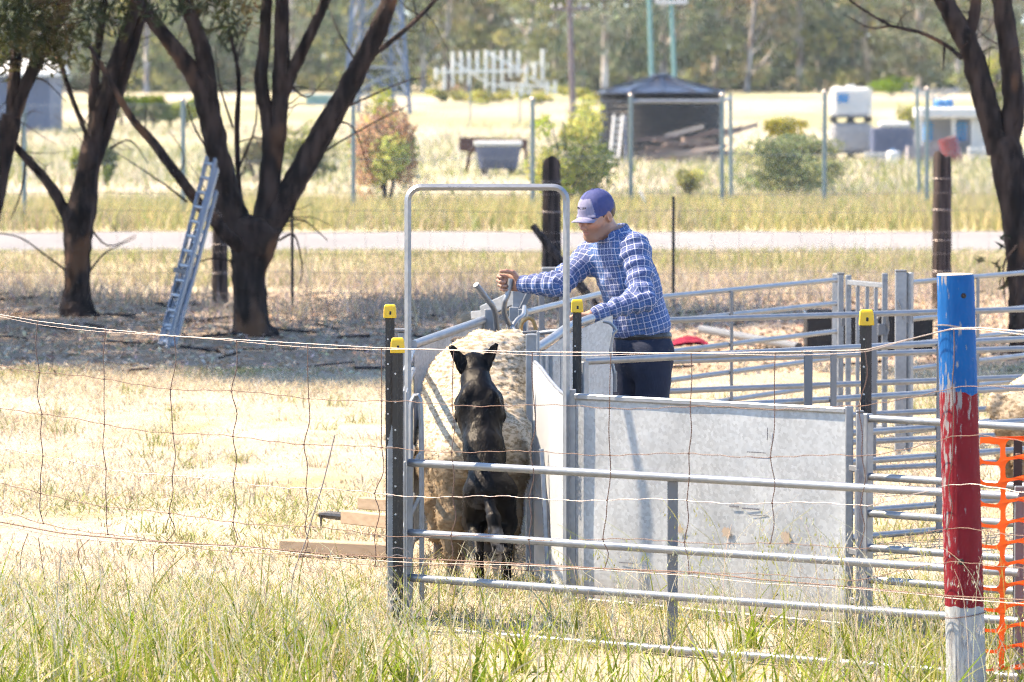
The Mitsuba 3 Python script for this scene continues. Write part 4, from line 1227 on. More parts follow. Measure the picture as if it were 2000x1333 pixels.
for u in (.26, .52, .76): obj('bar', bar(ga + (gb - ga) * u + [0, 0, .135], ga + (gb - ga) * u + [0, 0, .97], 0.024, 0.024), galv, sg)
obj('latch', join([tube(gb + np.array([[-.05, -.03, .78], [-.02, -.05, .82], [.01, -.05, .80], [.02, -.03, .72], [0, -.03, .66]]), 0.009, 6), boxm(gb + [-.02, -.03, .72], (.05, .02, .07), bevel=.004)]), galv_dull, sg)
obj('latch_chain', join([tube([gb + [0.012 + .006 * math.cos(a), -.035, .64 - k * .03 + .014 * math.sin(a)] for a in np.linspace(0, 6.28, 8)], 0.0022, 4, cap=False) for k in range(7)]), galv, sg, kind='stuff')
gp2 = thing('gate_post', 'thick square gate post right of the small yard gate', 'gate post')
c = gr0(1758, 30.6)
obj('shaft', bar(c + [0, 0, -.05], c + [0, 0, 1.085], 0.066, 0.06), galv, gp2)
obj('cap', boxm(c + [0, 0, 1.09], (.07, .065, .012), bevel=.003), galv_dull, gp2)
obj('gusset', bar(c + [-.02, -.035, .92], c + [.02, -.035, .80], 0.05, 0.006), galv_dull, gp2)
obj('hinge', bar(c + [.03, 0, .80], c + [.075, 0, .80], 0.035, 0.05), galv_dull, gp2)
rails_panel('yard_panel', 'shaded back rail panel running right from the right gate post', 'yard panel', gr0(1776, 30.6), gr0(2140, 33.2), (1.02, .80, .65, .50, .35, .12), r=0.0155, mids=(.33,), ptop=.06, post=(.035, .035))

# ---- race: left wall
RA, RM, RB = np.array([-0.462, 22.0, 0]), np.array([-0.462, 23.85, 0]), np.array([-0.128, 26.45, 0])


def wall_sheet(A, B, z0, z1, th=0.003, nu=18, bulge=0.004, top=None):
    d_ = B - A; n_ = unit([d_[1], -d_[0], 0])
    u = np.linspace(0, 1, nu)
    zt_ = z1 if top is None else np.interp(u, *zip(*top))
    zt_ = np.broadcast_to(zt_, u.shape)
    lo = A + u[:, None] * d_ + (np.sin(u * 13) * bulge)[:, None] * n_ + np.array([0, 0, z0])
    hi = A + u[:, None] * d_ + (np.sin(u * 11 + 1) * bulge)[:, None] * n_ + np.c_[0 * u, 0 * u, zt_]
    v = np.vstack([lo, hi]); k_ = np.arange(nu - 1)
    f = np.vstack([np.stack([k_, k_ + 1, k_ + nu + 1], 1), np.stack([k_, k_ + nu + 1, k_ + nu], 1)])
    return join([(v, f), (v + n_ * th, f[:, ::-1])])


rw = thing('race_wall', 'sheeted left wall of the race with a rounded top rail', 'race wall')
for z in (.975, .885, .52, .30, .10): obj('rail', rod(RA + [0, 0, z], RM + [0, 0, z], 0.014, 10), galv, rw, smooth=40)
for A_, B_ in ((RM, RB),):
    obj('sheet', wall_sheet(A_, B_, .10, .985), sheet, rw, smooth=True)
    obj('top_rail', rod(A_ + [0, 0, 1.0], B_ + [0, 0, 1.0], 0.021, 14), galv, rw, smooth=40)
    obj('bottom_rail', rod(A_ + [0, 0, .09], B_ + [0, 0, .09], 0.018, 10), galv, rw, smooth=40)
obj('post', bar(RB + [.02, .02, -.02], RB + [.02, .02, 1.09], 0.045, 0.045), galv, rw)
obj('post', bar(RA + [-.03, .0, -.02], RA + [-.03, 0, .98], 0.032, 0.032), galv, rw)
obj('post', bar(RM + [-.05, 0, -.02], RM + [-.05, 0, 1.06], 0.04, 0.04), galv, rw)
obj('cap_plate', boxm(RM + [-.05, 0, 1.07], (.09, .08, .012), bevel=.003), galv_dull, rw)
# box head of the drafting gear at the end of that wall
hd = thing('draft_head', 'galvanised box head carrying the drafting levers', 'draft head')
pt = lambda x, y, Y: at(x, y, Y)
obj('beam', bar(pt(945, 612, 26.4), pt(1012, 580, 26.2), 0.05, 0.075, bevel=.006), galv, hd)
obj('end_box', boxm(pt(1014, 603, 26.15), (.075, .09, .21), bevel=.006), galv, hd)
obj('upright', bar(gzz(957, 26.3, -.02), pt(957, 604, 26.3), 0.055, 0.05), galv, hd)
obj('upright', bar(gzz(1004, 26.1, -.02), pt(1004, 600, 26.1), 0.05, 0.05), galv, hd)
obj('pivot', lathe([(0.03, -.03), (0.03, .03), (0.001, .03)], 14, pt(1000, 640, 25.6)), galv_dull, hd, smooth=30)
obj('pivot_arm', bar(pt(1000, 640, 25.5), pt(1002, 640, 26.1), .03, .03), galv_dull, hd)
obj('crossbar', bar(pt(925, 616, 26.5), pt(965, 612, 26.3), 0.035, 0.04), galv, hd)
lv = thing('lever', 'bent tube lever leaning left, free of any hand', 'lever')
s = spline([at(930, 557, 25.3), at(950, 583, 25.35), at(964, 602, 25.4), at(969, 625, 25.5), at(971, 662, 25.6)], 5)
obj('shaft', tube(s, 0.0145, 12), galv, lv, smooth=50)
obj('cap', tube([s[0] + (s[0] - s[1]) * .15, s[0], s[0] + (s[1] - s[0]) * .25], 0.0165, 12), galv_dull, lv)
lv = thing('lever', 'bent tube lever gripped by the man', 'lever')
s = spline([at(998, 545, 25.3), at(993, 572, 25.3), at(986, 590, 25.3), at(985, 610, 25.35), at(990, 625, 25.4), at(1000, 640, 25.5)], 5)
obj('shaft', tube(s, 0.0135, 12), galv, lv, smooth=50)
lv2 = thing('linkage', 'curved steel linkage rod beside the gripped lever', 'linkage')
scene[lv2] = mikit.ply(tube(spline([at(1000, 640, 25.45), at(1010, 625, 25.5), at(1022, 615, 25.6), at(1024, 600, 25.9)], 5), 0.011, 10), galv, smooth=50)
tn = mat('tan_handle', prin((0.55, 0.34, 0.13), rough=0.55))
hb_ = thing('handle_loop', 'tan coloured loop handle on the drafting gear', 'handle')
scene[hb_] = mikit.ply(tube(spline([at(1017, 648, 25.3), at(1019, 632, 25.3), at(1030, 622, 25.3), at(1040, 625, 25.3), at(1046, 640, 25.3), at(1046, 655, 25.3)], 4), [0.010] * 21, 8, flat=1.8), tn, smooth=50)
# rails leading back right from the head
rails_panel('yard_panel', 'pair of rails sloping up behind the hoop from the draft head', 'yard panel', gzz(1022, 26.0, 0.0), gzz(1190, 28.6, 0.0), (1.05, .80, .58, .36), r=0.016, mids=(.5,), ptop=.02)
cr = thing('control_rod', 'bent control rod running from the draft head to the race post', 'rod')
scene[cr] = mikit.ply(tube(spline([at(1000, 640, 25.4), at(1012, 655, 25.1), at(1030, 656, 25.0), at(1060, 650, 24.9), at(1110, 645, 24.8)], 5), 0.011, 10), galv, smooth=50)
br = thing('steel_bracket', 'blue grey steel bracket post below the timber brace', 'bracket')
obj('plate', boxm(gzz(1075, 28.9, 1.16), (.10, .10, .03), bevel=.005), galv_dull, br)
obj('leg', bar(gzz(1058, 28.9, .0), gzz(1058, 28.9, 1.145), .035, .035), galv_dull, br)
obj('leg', bar(gzz(1098, 28.9, .0), gzz(1098, 28.9, 1.145), .035, .035), galv_dull, br)
obj('arm', bar(at(1015, 612, 26.1), at(1034, 572, 26.1), .022, .03), galv_dull, br)

# ---- race: right wall gate with curved sheet
rp_ = thing('race_post', 'flat blue grey race post at the free end of the swinging sheet', 'post')
c = gr0(1038, 23.05)
obj('shaft', bar(c + [0, 0, -.02], c + [0, 0, 1.09], 0.052, 0.035), galv, rp_)
obj('top_strap', bar(gzz(1020, 23.0, 1.10), gzz(1052, 23.0, 1.105), .02, .012), galv_dull, rp_)
obj('flat_bar', bar(gzz(1051, 22.9, .2), gzz(1051, 22.9, 1.11), .014, .008), galv, rp_)
obj('latch_tube', rod(gzz(1047, 22.85, .15), gzz(1047, 22.85, .80), .009, 10), galv, rp_)
obj('latch_collar', rod(gzz(1047, 22.85, .66), gzz(1047, 22.85, .76), .013, 10), galv, rp_)
gt = thing('swing_gate', 'pale curved sheet gate between the hoop and the race post', 'gate')
ga, gb = gr0(1044, 22.75), gr0(1114, 21.80)
tops = [(0, 0.985), (.2, .965), (.45, .925), (.7, .895), (1, .875)]
obj('sheet', wall_sheet(ga, gb, .03, .9, top=tops, bulge=.008), mat('pale_sheet', prin((0.47, 0.50, 0.535), rough=0.5, metal=.2)), gt, smooth=True)
obj('stile', bar(ga + [0, 0, -.0], ga + [0, 0, 1.02], .024, .024), galv, gt)
obj('stile', bar(gb + [0, 0, -.0], gb + [0, 0, .88], .024, .024), galv, gt)
obj('edge_tube', tube([ga + (gb - ga) * u + [0, 0, z] for u, z in tops], .008, 8), galv, gt)
br2 = thing('brace_bar', 'narrow pale bar leaning inside the race beside the dark gap', 'bar')
scene[br2] = mikit.ply(bar(gzz(1072, 22.3, .0), gzz(1058, 22.4, .62), .02, .02), galv)
bk_ = thing('back_rail_gate', 'sheeted gate behind the hoop with a round top rail rising right', 'gate')
ga, gb = gr0(1052, 23.15), gr0(1196, 24.35)
tops = [(0, 1.00), (.45, 1.07), (1, 1.115)]
obj('sheet', wall_sheet(ga, gb, .12, 1.0, top=tops), sheet, bk_, smooth=True)
obj('top_rail', tube(spline([gzz(1046, 23.1, 1.02), gzz(1075, 23.35, 1.05), gzz(1110, 23.7, 1.09), gzz(1155, 24.05, 1.115)], 5), .021, 12), galv, bk_, smooth=40)
for px, Y in ((1060, 23.2), (1090, 23.5)): obj('stile', bar(gzz(px, Y, .05), gzz(px, Y, .99), .03, .025), galv, bk_)
mp = thing('gate_post', 'wide galvanised post under the man\'s left hand', 'gate post')
c = gr0(1168, 24.55)
obj('shaft', bar(c + [0, 0, -.03], c + [0, 0, 1.045], .05, .07), galv_dull, mp)
obj('cap', boxm(c + [0, 0, 1.05], (.055, .075, .012), bevel=.003), galv, mp)
obj('side_plate', bar(c + [.045, 0, .0], c + [.045, 0, 1.02], .024, .05), galv_dull, mp)
obj('collar', rod(c + [.07, -.04, .74], c + [.07, -.04, .84], .02, 10), galv_dull, mp)
hk = thing('hook_latch', 'curved pale latch hook between the post and the man', 'hook')
scene[hk] = mikit.ply(tube(spline([at(1178, 628, 23.9), at(1192, 632, 23.9), at(1203, 645, 23.9), at(1197, 655, 23.9), at(1193, 690, 23.9), at(1200, 730, 23.9)], 4), .008, 8), galv, smooth=40)
sm = thing('gate_post', 'short galvanised post left of the thick post below the hand', 'gate post')
scene[sm] = mikit.ply(bar(gr0(1074, 23.3), gr0(1074, 23.3) + [0, 0, .98], .03, .03), galv)

# ---- entry gate guides left of the hoop
eg = thing('gate_guide', 'looped steel gate guide with diagonal strut beside the left hoop leg', 'gate guide')
Yg = 21.35
obj('loop', tube([gzz(802, Yg, .0), gzz(802, Yg, .86)] + [at(x, y, Yg) for x, y in ((804, 784), (810, 773), (816, 772), (820, 780))] + [gzz(823, Yg, .80), gzz(824, Yg, .0)], .0105, 4), galv, eg)
obj('side_plate', boxm(gzz(801, 21.08, .48) - [.012, 0, 0], (.006, .25, .96), bevel=.002), galv, eg)
obj('strut', bar(gzz(803, Yg - .0, .42), gzz(821, Yg, .50), .012, .016), galv, eg)
obj('strut', bar(gzz(804, Yg - .0, .62), gzz(822, Yg, .68), .012, .016), galv, eg)
up_ = thing('gate_post', 'slim galvanised post left of the front yellow capped picket', 'gate post')
c = gr0(763, 21.1)
obj('shaft', bar(c + [0, 0, -.03], c + [0, 0, .72], .026, .03), galv, up_)
obj('cap', boxm(c + [0, 0, .722], (.03, .034, .008), bevel=.002), galv_dull, up_)
obj('tongue', join([extrude(Polygon([(0, 0), (.022, 0), (.006, .085)]), .004)]) if False else xf((lambda m: (m[0][:, [0, 2, 1]], m[1][:, ::-1]))(extrude(Polygon([(-.012, 0), (.018, 0), (.006, .09)]), .004)), None, c + [0, 0, .726]), galv, up_)
obj('bolt', rod(c + [-.012, -.03, .52], c + [.03, -.03, .52], .006, 8), galv, up_)

# ---- front rail gate
FA, FB = gr0(800, 21.0), gr0(1990, 19.33)
fp = thing('rail_fence', 'front rail panel running from the yellow capped picket to the painted post', 'fence')
d = FB - FA
for z in (.664, .375, .19, -.022): obj('rail', rod(FA + [0, 0, z], FB + [0, 0, z - .002], 0.0165, 16), galv, fp, smooth=40)
obj('end_post', bar(FA + [-.006, .01, -.05], FA + [-.006, .01, .67], .036, .036), galv, fp)
obj('end_post', bar(FB + [.0, .02, -.05], FB + [0, .02, .70], .036, .036), galv_dull, fp)
q = FA + d * .452 + [0, .03, 0]
obj('strut', bar(q + [0, 0, -.18], q + [0, 0, .66], .042, .010, up=(0, 1, 0)), galv_dull, fp)

# ---- boards lying left of the race
b1 = thing('board', 'pale timber board with black tipped end lying on the dry grass', 'board')
obj('beam', bar(gp(674, 25.2, .08), gp(800, 24.8, .08), .06, .065, bevel=.004), plank, b1)
obj('black_end', tube([gp(624, 25.32, .08), gp(640, 25.3, .08), gp(676, 25.2, .08)], [.013, .020, .022], 10), blacksteel, b1)
obj('peg', rod(gp(627, 25.3, .08), gp(627, 25.3, .005), .005, 6), blacksteel, b1)
b2 = thing('board', 'short timber block behind the black tipped board', 'board')
scene[b2] = mikit.ply(bar(gp(705, 25.9, .09), gp(790, 25.7, .09), .06, .06, bevel=.004), plank)
b3 = thing('board', 'pale flat plank lying left of the front picket', 'board')
scene[b3] = mikit.ply(bar(gp(556, 24.0, .05), gp(772, 23.75, .05), .12, .055, bevel=.004), plank)

# ---- things in the shade behind the right rails
tr = thing('trough', 'long black trough in the shade behind the small yard gate', 'trough')
c0 = gp(1655, 41.5)
ou = m3.Manifold.cube([pw(245, 41.5), .5, .30], True) - m3.Manifold.cube([pw(245, 41.5) - .08, .42, .30], True).translate([0, 0, .06])
obj('basin', xf(mani(ou), None, c0 + [pw(40, 41.5), 0, .18]), darkhole, tr)
obj('rim', tube([c0 + [pw(40, 41.5) + a * pw(122, 41.5), b * .25, .335] for a, b in ((-1, -1), (1, -1), (1, 1), (-1, 1), (-1, -1))], .018, 8), blacksteel, tr)
rd_ = thing('cloth', 'crumpled red cloth lying in the shade right of the man', 'cloth')
redc = mat('red_cloth', prin((0.24, 0.022, 0.05), rough=0.9, spec=.1))
u, w = np.meshgrid(np.linspace(-.15, .15, 26), np.linspace(-.2, .2, 18))
z = .05 + .09 * meshkit.fbm(np.stack([u * 9, w * 9, 0 * u], -1), 3, 4) * np.exp(-(u / .14) ** 4)
c0 = gp(1348, 42)
v = np.stack([u + c0[0], w + c0[1], z + c0[2]], -1).reshape(-1, 3)
i, j = [q.ravel() for q in np.meshgrid(np.arange(17), np.arange(25), indexing='ij')]; k = i * 26 + j
f = np.vstack([np.stack([k, k + 1, k + 27], 1), np.stack([k, k + 27, k + 26], 1)])
scene[rd_] = mikit.ply(join([(v, f), (v - [0, 0, .02], f[:, ::-1])]), redc, smooth=50)
lp = thing('pipe', 'blue grey pipe lying in the shade behind the back rails', 'pipe')
scene[lp] = mikit.ply(rod(gp(1370, 44, .08), gp(1560, 41.5, .06), .035, 10), galv_dull)
# ================================================================== man, dog, sheep
rh = np.random.default_rng(61)
YM = 25.2
# ---------------- man
fw, lf, UPV = np.array([-.80, -.60, 0]), np.array([.60, -.80, 0]), np.array([0, 0, 1.0])
lean = unit([-.22, -.10, .97])
RT = np.stack([lf, unit(np.cross(lf, lean) * -1), lean], 1)          # torso axes: left, forward, up
RT[:, 1] = unit(np.cross(lean, lf)); RT[:, 0] = np.cross(RT[:, 1], lean)
J = dict(neck=at(1203, 458, YM - .02), head=at(1165, 421, YM - .07), lsh=at(1240, 486, YM - .15), rsh=at(1161, 492, YM + .14),
         lel=at(1256, 584, YM - .30), lwr=at(1163, 616, YM - .42), rel=at(1092, 556, YM - .04), rwr=at(1021, 556, YM + .10),
         chest=at(1220, 526, YM), belly=at(1240, 595, YM + .02), hem=at(1251, 640, YM + .03), pelvis=at(1254, 680, YM + .03))
pel = J['pelvis']
lhip, rhip = pel + lf * .092 + [0, 0, -.03], pel - lf * .092 + [0, 0, -.03]
lkn, rkn = np.array([lhip[0] - .01, lhip[1] - .02, .50]), np.array([rhip[0] - .035, rhip[1] + .0, .50])
lan, ran = np.array([lhip[0] + .03, lhip[1] - .01, .09]), np.array([rhip[0] - .02, rhip[1] + .03, .09])


def fold(p, fr, amp, seed, st=(1, 1, 1)):
    return (meshkit.fbm(p * fr * np.asarray(st, float), 3, seed) - .5) * 2 * amp


def f_torso(p):
    d = sd_ell(p, J['chest'], (.178, .118, .205), RT)
    d = smin(d, sd_ell(p, J['belly'], (.160, .128, .19), RT), .09)
    d = smin(d, sd_ell(p, J['hem'], (.166, .132, .11), RT), .07)
    d = smin(d, sd_cone(p, J['lsh'] + [-.02, .02, -.015], J['rsh'] + [.02, -.02, -.015], .068, .066), .07)
    d = smin(d, sd_cone(p, J['chest'] + RT[:, 2] * .12, J['neck'] + [0, 0, -.03], .095, .066), .06)
    return d


def f_larm(p): return smin(sd_cone(p, J['lsh'], J['lel'], .076, .060), sd_cone(p, J['lel'], J['lwr'] + (J['lel'] - J['lwr']) * .06, .061, .043), .035)
def f_rarm(p): return smin(sd_cone(p, J['rsh'], J['rel'], .074, .058), sd_cone(p, J['rel'], J['rwr'] + (J['rel'] - J['rwr']) * .06, .058, .042), .035)


def wr(p):
    w = fold(p, 13, .012, 3) + fold(p, 30, .0042, 5)
    for a, b, k in ((J['lsh'], J['lel'], 1), (J['lel'], J['lwr'], 1), (J['rsh'], J['rel'], 1), (J['rel'], J['rwr'], 1)):
        t = (p - a) @ unit(b - a)
        off = p - a - t[:, None] * unit(b - a)
        r = np.linalg.norm(off, axis=1)
        near = np.exp(-(np.maximum(r - .075, 0) / .015) ** 2) * ((t > -.02) & (t < np.linalg.norm(b - a) + .02))
        w += near * .0060 * np.sin(t * 95 + off @ np.array([17, 31, 23.0]) + 3 * meshkit.noise(p * 9, 4))
    return w


hemc, hemn = at(1252, 657, YM + .03), unit([-.10, -.1, 1])


def f_shirt(p):
    d = smin(smin(f_torso(p), f_larm(p), .05), f_rarm(p), .05) + wr(p)
    d = smax(d, -((p - hemc) @ hemn) - .006 * np.sin(np.arctan2(p[:, 1] - hemc[1], p[:, 0] - hemc[0]) * 5), .012)
    nk = (p - J['neck']) @ unit([-.35, -.2, .9])
    return smax(d, nk - .022, .012)


def plaid_uv(v, f):
    """uv in metres of cloth per face corner, laid along the torso or the sleeve that the face belongs to."""
    c = v[f].mean(1)
    which = np.argmin(np.stack([f_torso(c), f_larm(c) + .004, f_rarm(c) + .004], 1), 1)
    out = np.zeros((len(f), 3, 2))

    def cyl(pts, a, ax, ref, R, ang0=None):
        y_ = np.cross(ax, ref); q = pts - a
        ang = np.arctan2(q @ y_, q @ ref)
        if ang0 is not None: ang = ang0 + (ang - ang0 + np.pi) % (2 * np.pi) - np.pi
        return ang, np.stack([ang * R, q @ ax], -1)

    k = which == 0
    a0 = np.arctan2((c[k] - J['belly']) @ RT[:, 0], (c[k] - J['belly']) @ -RT[:, 1])
    q = v[f[k]] - J['belly']
    ang = np.arctan2(q @ RT[:, 0], q @ -RT[:, 1]); ang = a0[:, None] + (ang - a0[:, None] + np.pi) % (2 * np.pi) - np.pi
    out[k] = np.stack([ang * .1529, q @ RT[:, 2]], -1)
    for wv, (s_, e_, w_) in ((1, ('lsh', 'lel', 'lwr')), (2, ('rsh', 'rel', 'rwr'))):
        S, E, W = J[s_], J[e_], J[w_]
        L1 = np.linalg.norm(E - S)
        for seg in (0, 1):
            a, b = (S, E) if seg == 0 else (E, W)
            ax = unit(b - a)
            bis = unit(unit(E - S) + unit(W - E))
            side = ((c - E) @ bis) > 0
            k = (which == wv) & (side if seg else ~side)
            ref = unit(np.cross(ax, np.cross([.2, -1, .3], ax)))
            a0, _ = cyl(c[k], a, ax, ref, 1)
            ang, uv_ = cyl(v[f[k]].reshape(-1, 3), a, ax, ref, .0573, np.repeat(a0, 3))
            uv_[:, 1] += L1 * seg
            out[k] = uv_.reshape(-1, 3, 2)
    return out


PER = 0.030


def f_plaid(p, n, uv):
    fu, fv = uv.x / PER - dr.floor(uv.x / PER), uv.y / PER - dr.floor(uv.y / PER)
    line = lambda t, c, w: smoothstep(w, w * .55, dr.abs(t - c))
    wl = dr.maximum(line(fu, .5, .074), line(fv, .5, .074))
    cross = line(fu, .5, .09) * line(fv, .5, .09)
    par = cell_rand(dr.floor(uv.x / PER), 3, 1)
    tint = mix((0.050, 0.115, 0.31), (0.070, 0.105, 0.26), smoothstep(.45, .75, noise(uv.x / PER * .5, 7)))
    base = mix(tint, (0.62, 0.64, 0.76), wl * 0.70 + cross * .25)
    base = mix(base, (0.28, 0.34, 0.60), dr.maximum(line(fu, 0.0, .05), line(fv, 0.0, .05)) * .5)
    return base


plaid = mat('plaid_cotton', prin(proc(f_plaid), rough=0.8, spec=0.25, sheen=0.3))


def cloth_entry(v, f, mat_):
    n = vnormals(v, f)
    uv = plaid_uv(v, f).reshape(-1, 2)
    V, N, Fc = v[f].reshape(-1, 3), n[f].reshape(-1, 3), np.arange(len(f) * 3).reshape(-1, 3)
    path = meshkit.write_ply((V, Fc), False, uv, None, normals=N)
    return {'type': 'ply', 'filename': path, 'face_normals': False, 'bsdf': {'type': 'ref', 'id': mat_}}


man = thing('person', 'man in a blue checked shirt and cap leaning to grip a lever beside the race', 'person')
lo, hi = np.min([J[k] for k in J], 0) - .15, np.max([J[k] for k in J], 0) + .15
v, f = nets(f_shirt, lo, hi, .008)
scene[man + '__shirt'] = cloth_entry(v, f, plaid)
labels_all.add(man + '__shirt')


def drape(fn, c, a, b, nrm, nu, nv, off):
    """Grid patch c + u a + v b (u, v in -1..1) pushed along -nrm onto fn's surface."""
    u, w = np.meshgrid(np.linspace(-1, 1, nu), np.linspace(-1, 1, nv))
    P = (c + u[..., None] * a + w[..., None] * b).reshape(-1, 3)
    for _ in range(24): P = P - nrm * np.clip(fn(P), -.03, .03)[:, None] * .8
    i, j = [q.ravel() for q in np.meshgrid(np.arange(nv - 1), np.arange(nu - 1), indexing='ij')]; k = i * nu + j
    F_ = np.vstack([np.stack([k, k + 1, k + nu + 1], 1), np.stack([k, k + nu + 1, k + nu], 1)])
    top = P + nrm * off
    ring = np.r_[np.arange(nu), np.arange(1, nv) * nu + nu - 1, (nv - 1) * nu + np.arange(nu - 2, -1, -1), np.arange(nv - 2, 0, -1) * nu]
    r2 = np.roll(ring, -1); m = len(P)
    S = np.vstack([np.stack([ring, ring + m, r2 + m], 1), np.stack([ring, r2 + m, r2], 1)])
    return np.vstack([top, P - nrm * .006]), np.vstack([F_, S])


front = RT[:, 1]
for sx, lab in ((-1, 'right'), (1, 'left')):
    cpk = J['chest'] + RT[:, 0] * sx * .085 + RT[:, 2] * .0 + front * .14
    nr = unit(front + RT[:, 0] * sx * .35)
    v, f = drape(f_shirt, cpk, unit(np.cross(RT[:, 2], nr)) * .056, RT[:, 2] * .062, nr, 10, 10, .0045)
    k = man + '__pocket' + ('' if sx < 0 else '_001'); scene[k] = cloth_entry(v, f, plaid); labels_all.add(k)
    v, f = drape(f_shirt, cpk + RT[:, 2] * .050, unit(np.cross(RT[:, 2], nr)) * .058, RT[:, 2] * .018, nr, 10, 5, .0085)
    k2 = k + '__flap'; scene[k2] = cloth_entry(v, f, plaid); labels_all.add(k2)
v, f = drape(f_shirt, J['belly'] + front * .15 + RT[:, 2] * .07, RT[:, 0] * .016, RT[:, 2] * .21, front, 4, 26, .004)
scene[man + '__placket'] = cloth_entry(v, f, plaid); labels_all.add(man + '__placket')
for z in (-.10, -.02, .06, .14, .22):
    q = np.array([J['belly'] + front * .15 + RT[:, 2] * z])
    for _ in range(24): q = q - front * np.clip(f_shirt(q), -.03, .03)[:, None] * .8
    ml = lathe([(.0055, 0), (.0055, .002), (.001, .003)], 10)
    Rb = np.stack([RT[:, 0], RT[:, 2], front], 1)
    obj('button', xf(ml, Rb, q[0] + front * .004), white, man)
# collar
nax = unit([-.30, -.17, .93]); nf = unit(fw - nax * (fw @ nax)); nl = np.cross(nax, nf)
ang = np.linspace(-2.62, 2.62, 46)              # open at the throat (front)
prof = [(.064, -.02), (.066, .030), (.070, .038), (.076, .032), (.088, -.012), (.084, -.014), (.073, .022)]
V, UVc = [], []
for a in ang:
    d_ = -math.cos(a) * nf + math.sin(a) * nl
    pk = 1 + .22 * ss(2.1, 2.62, abs(a))
    for r, z in prof:
        V.append(J['neck'] + d_ * r * (1 if z > 0 else pk) + nax * (z - .002 - (.018 * ss(2.0, 2.62, abs(a)) if z < 0.0 else 0)) + nf * .008); UVc.append((a * .075, z))
V = np.array(V); m_ = len(prof)
i, j = [q.ravel() for q in np.meshgrid(np.arange(len(ang) - 1), np.arange(m_ - 1), indexing='ij')]; k = i * m_ + j
obj('collar', (V, np.vstack([np.stack([k, k + 1, k + m_ + 1], 1), np.stack([k, k + m_ + 1, k + m_], 1)])), plaid, man, smooth=True, uv=np.array(UVc))
for w_, e_, r in ((J['lwr'], J['lel'], .0455), (J['rwr'], J['rel'], .0445)):
    ax = unit(w_ - e_); P = [w_ - ax * .055, w_ - ax * .05, w_ - ax * .004, w_, w_ - ax * .012]
    tv, tf_ = tube(P, [r, r + .002, r - .002, r - .005, r - .009], 20, cap=False)
    k_ = man + '__cuff' + ('' if e_ is J['lel'] else '_001')
    scene[k_] = cloth_entry(tv, tf_, plaid); labels_all.add(k_)


def f_denim(p, n, uv):
    c = fbm(p.x * 14, p.y * 14, p.z * 8, 3); t = noise(p.x * 500, p.y * 500, p.z * 60)
    return mix((0.010, 0.014, 0.032), (0.030, 0.042, 0.082), c) * (0.8 + .4 * t)


denim = mat('denim', prin(proc(f_denim), rough=0.85, spec=0.2, sheen=.2))


def f_jeans(p):
    RP = np.stack([lf, fw, UPV], 1)
    d = sd_ell(p, pel + [0, 0, .0], (.165, .126, .16), RP)
    d = smin(d, sd_cone(p, lhip, lkn, .098, .070), .05)
    d = smin(d, sd_cone(p, lkn, lan, .072, .060), .03)
    dr_ = smin(sd_cone(p, rhip, rkn, .098, .070), sd_cone(p, rkn, ran, .072, .060), .03)
    d = smin(d, dr_, .03)
    d = d + fold(p, 16, .005, 8) + .003 * np.sin(p[:, 2] * 70 + 4 * meshkit.noise(p * 8, 3)) * np.exp(-((p[:, 2] - .5) / .12) ** 2)
    return smax(d, -(p[:, 2] - .045), .01)


v, f = nets(f_jeans, np.minimum(lan, ran) - [.2, .2, .1], pel + [.25, .25, .2], .0095)
obj('jeans', (v, f), denim, man, smooth=True)
obj('belt', tube(np.array([pel + lf * .158 * math.cos(a) + fw * .120 * math.sin(a) + [0, 0, .062] for a in np.linspace(0, 6.2832, 33)]), .012, 8, cap=False, flat=1.6), blacksteel, man)
bootm = mat('boot_leather', prin((0.10, 0.055, 0.03), rough=0.5))
for an, lab in ((lan, 0), (ran, 1)):
    fb = lambda p: smin(smin(sd_cone(p, an + [0, 0, .10], an + [0, 0, -.02], .055, .052), sd_cone(p, an + [0, 0, -.045], an + fw * .15 + [0, 0, -.05], .046, .040), .04), sd_cone(p, an - fw * .03 + [0, 0, -.05], an + fw * .02 + [0, 0, -.05], .04, .04), .03)
    g_ = lambda p: smax(fb(p), -(p[:, 2] - .004), .006)
    b_ = obj('boot', nets(g_, an - [.25, .25, .12], an + [.25, .25, .2], .009), bootm, man, smooth=True)
    obj('sole', boxm(an + fw * .06 + [0, 0, -.083], (.10, .28, .012), bevel=.004, R=np.stack([lf, fw, UPV], 1)), darkhole, b_)

# head
hf = unit([-.70, -.66, -.30]); hl = unit(np.cross(UPV, hf)); hu = np.cross(hf, hl)
RH = np.stack([hl, hf, hu], 1); HC = J['head']


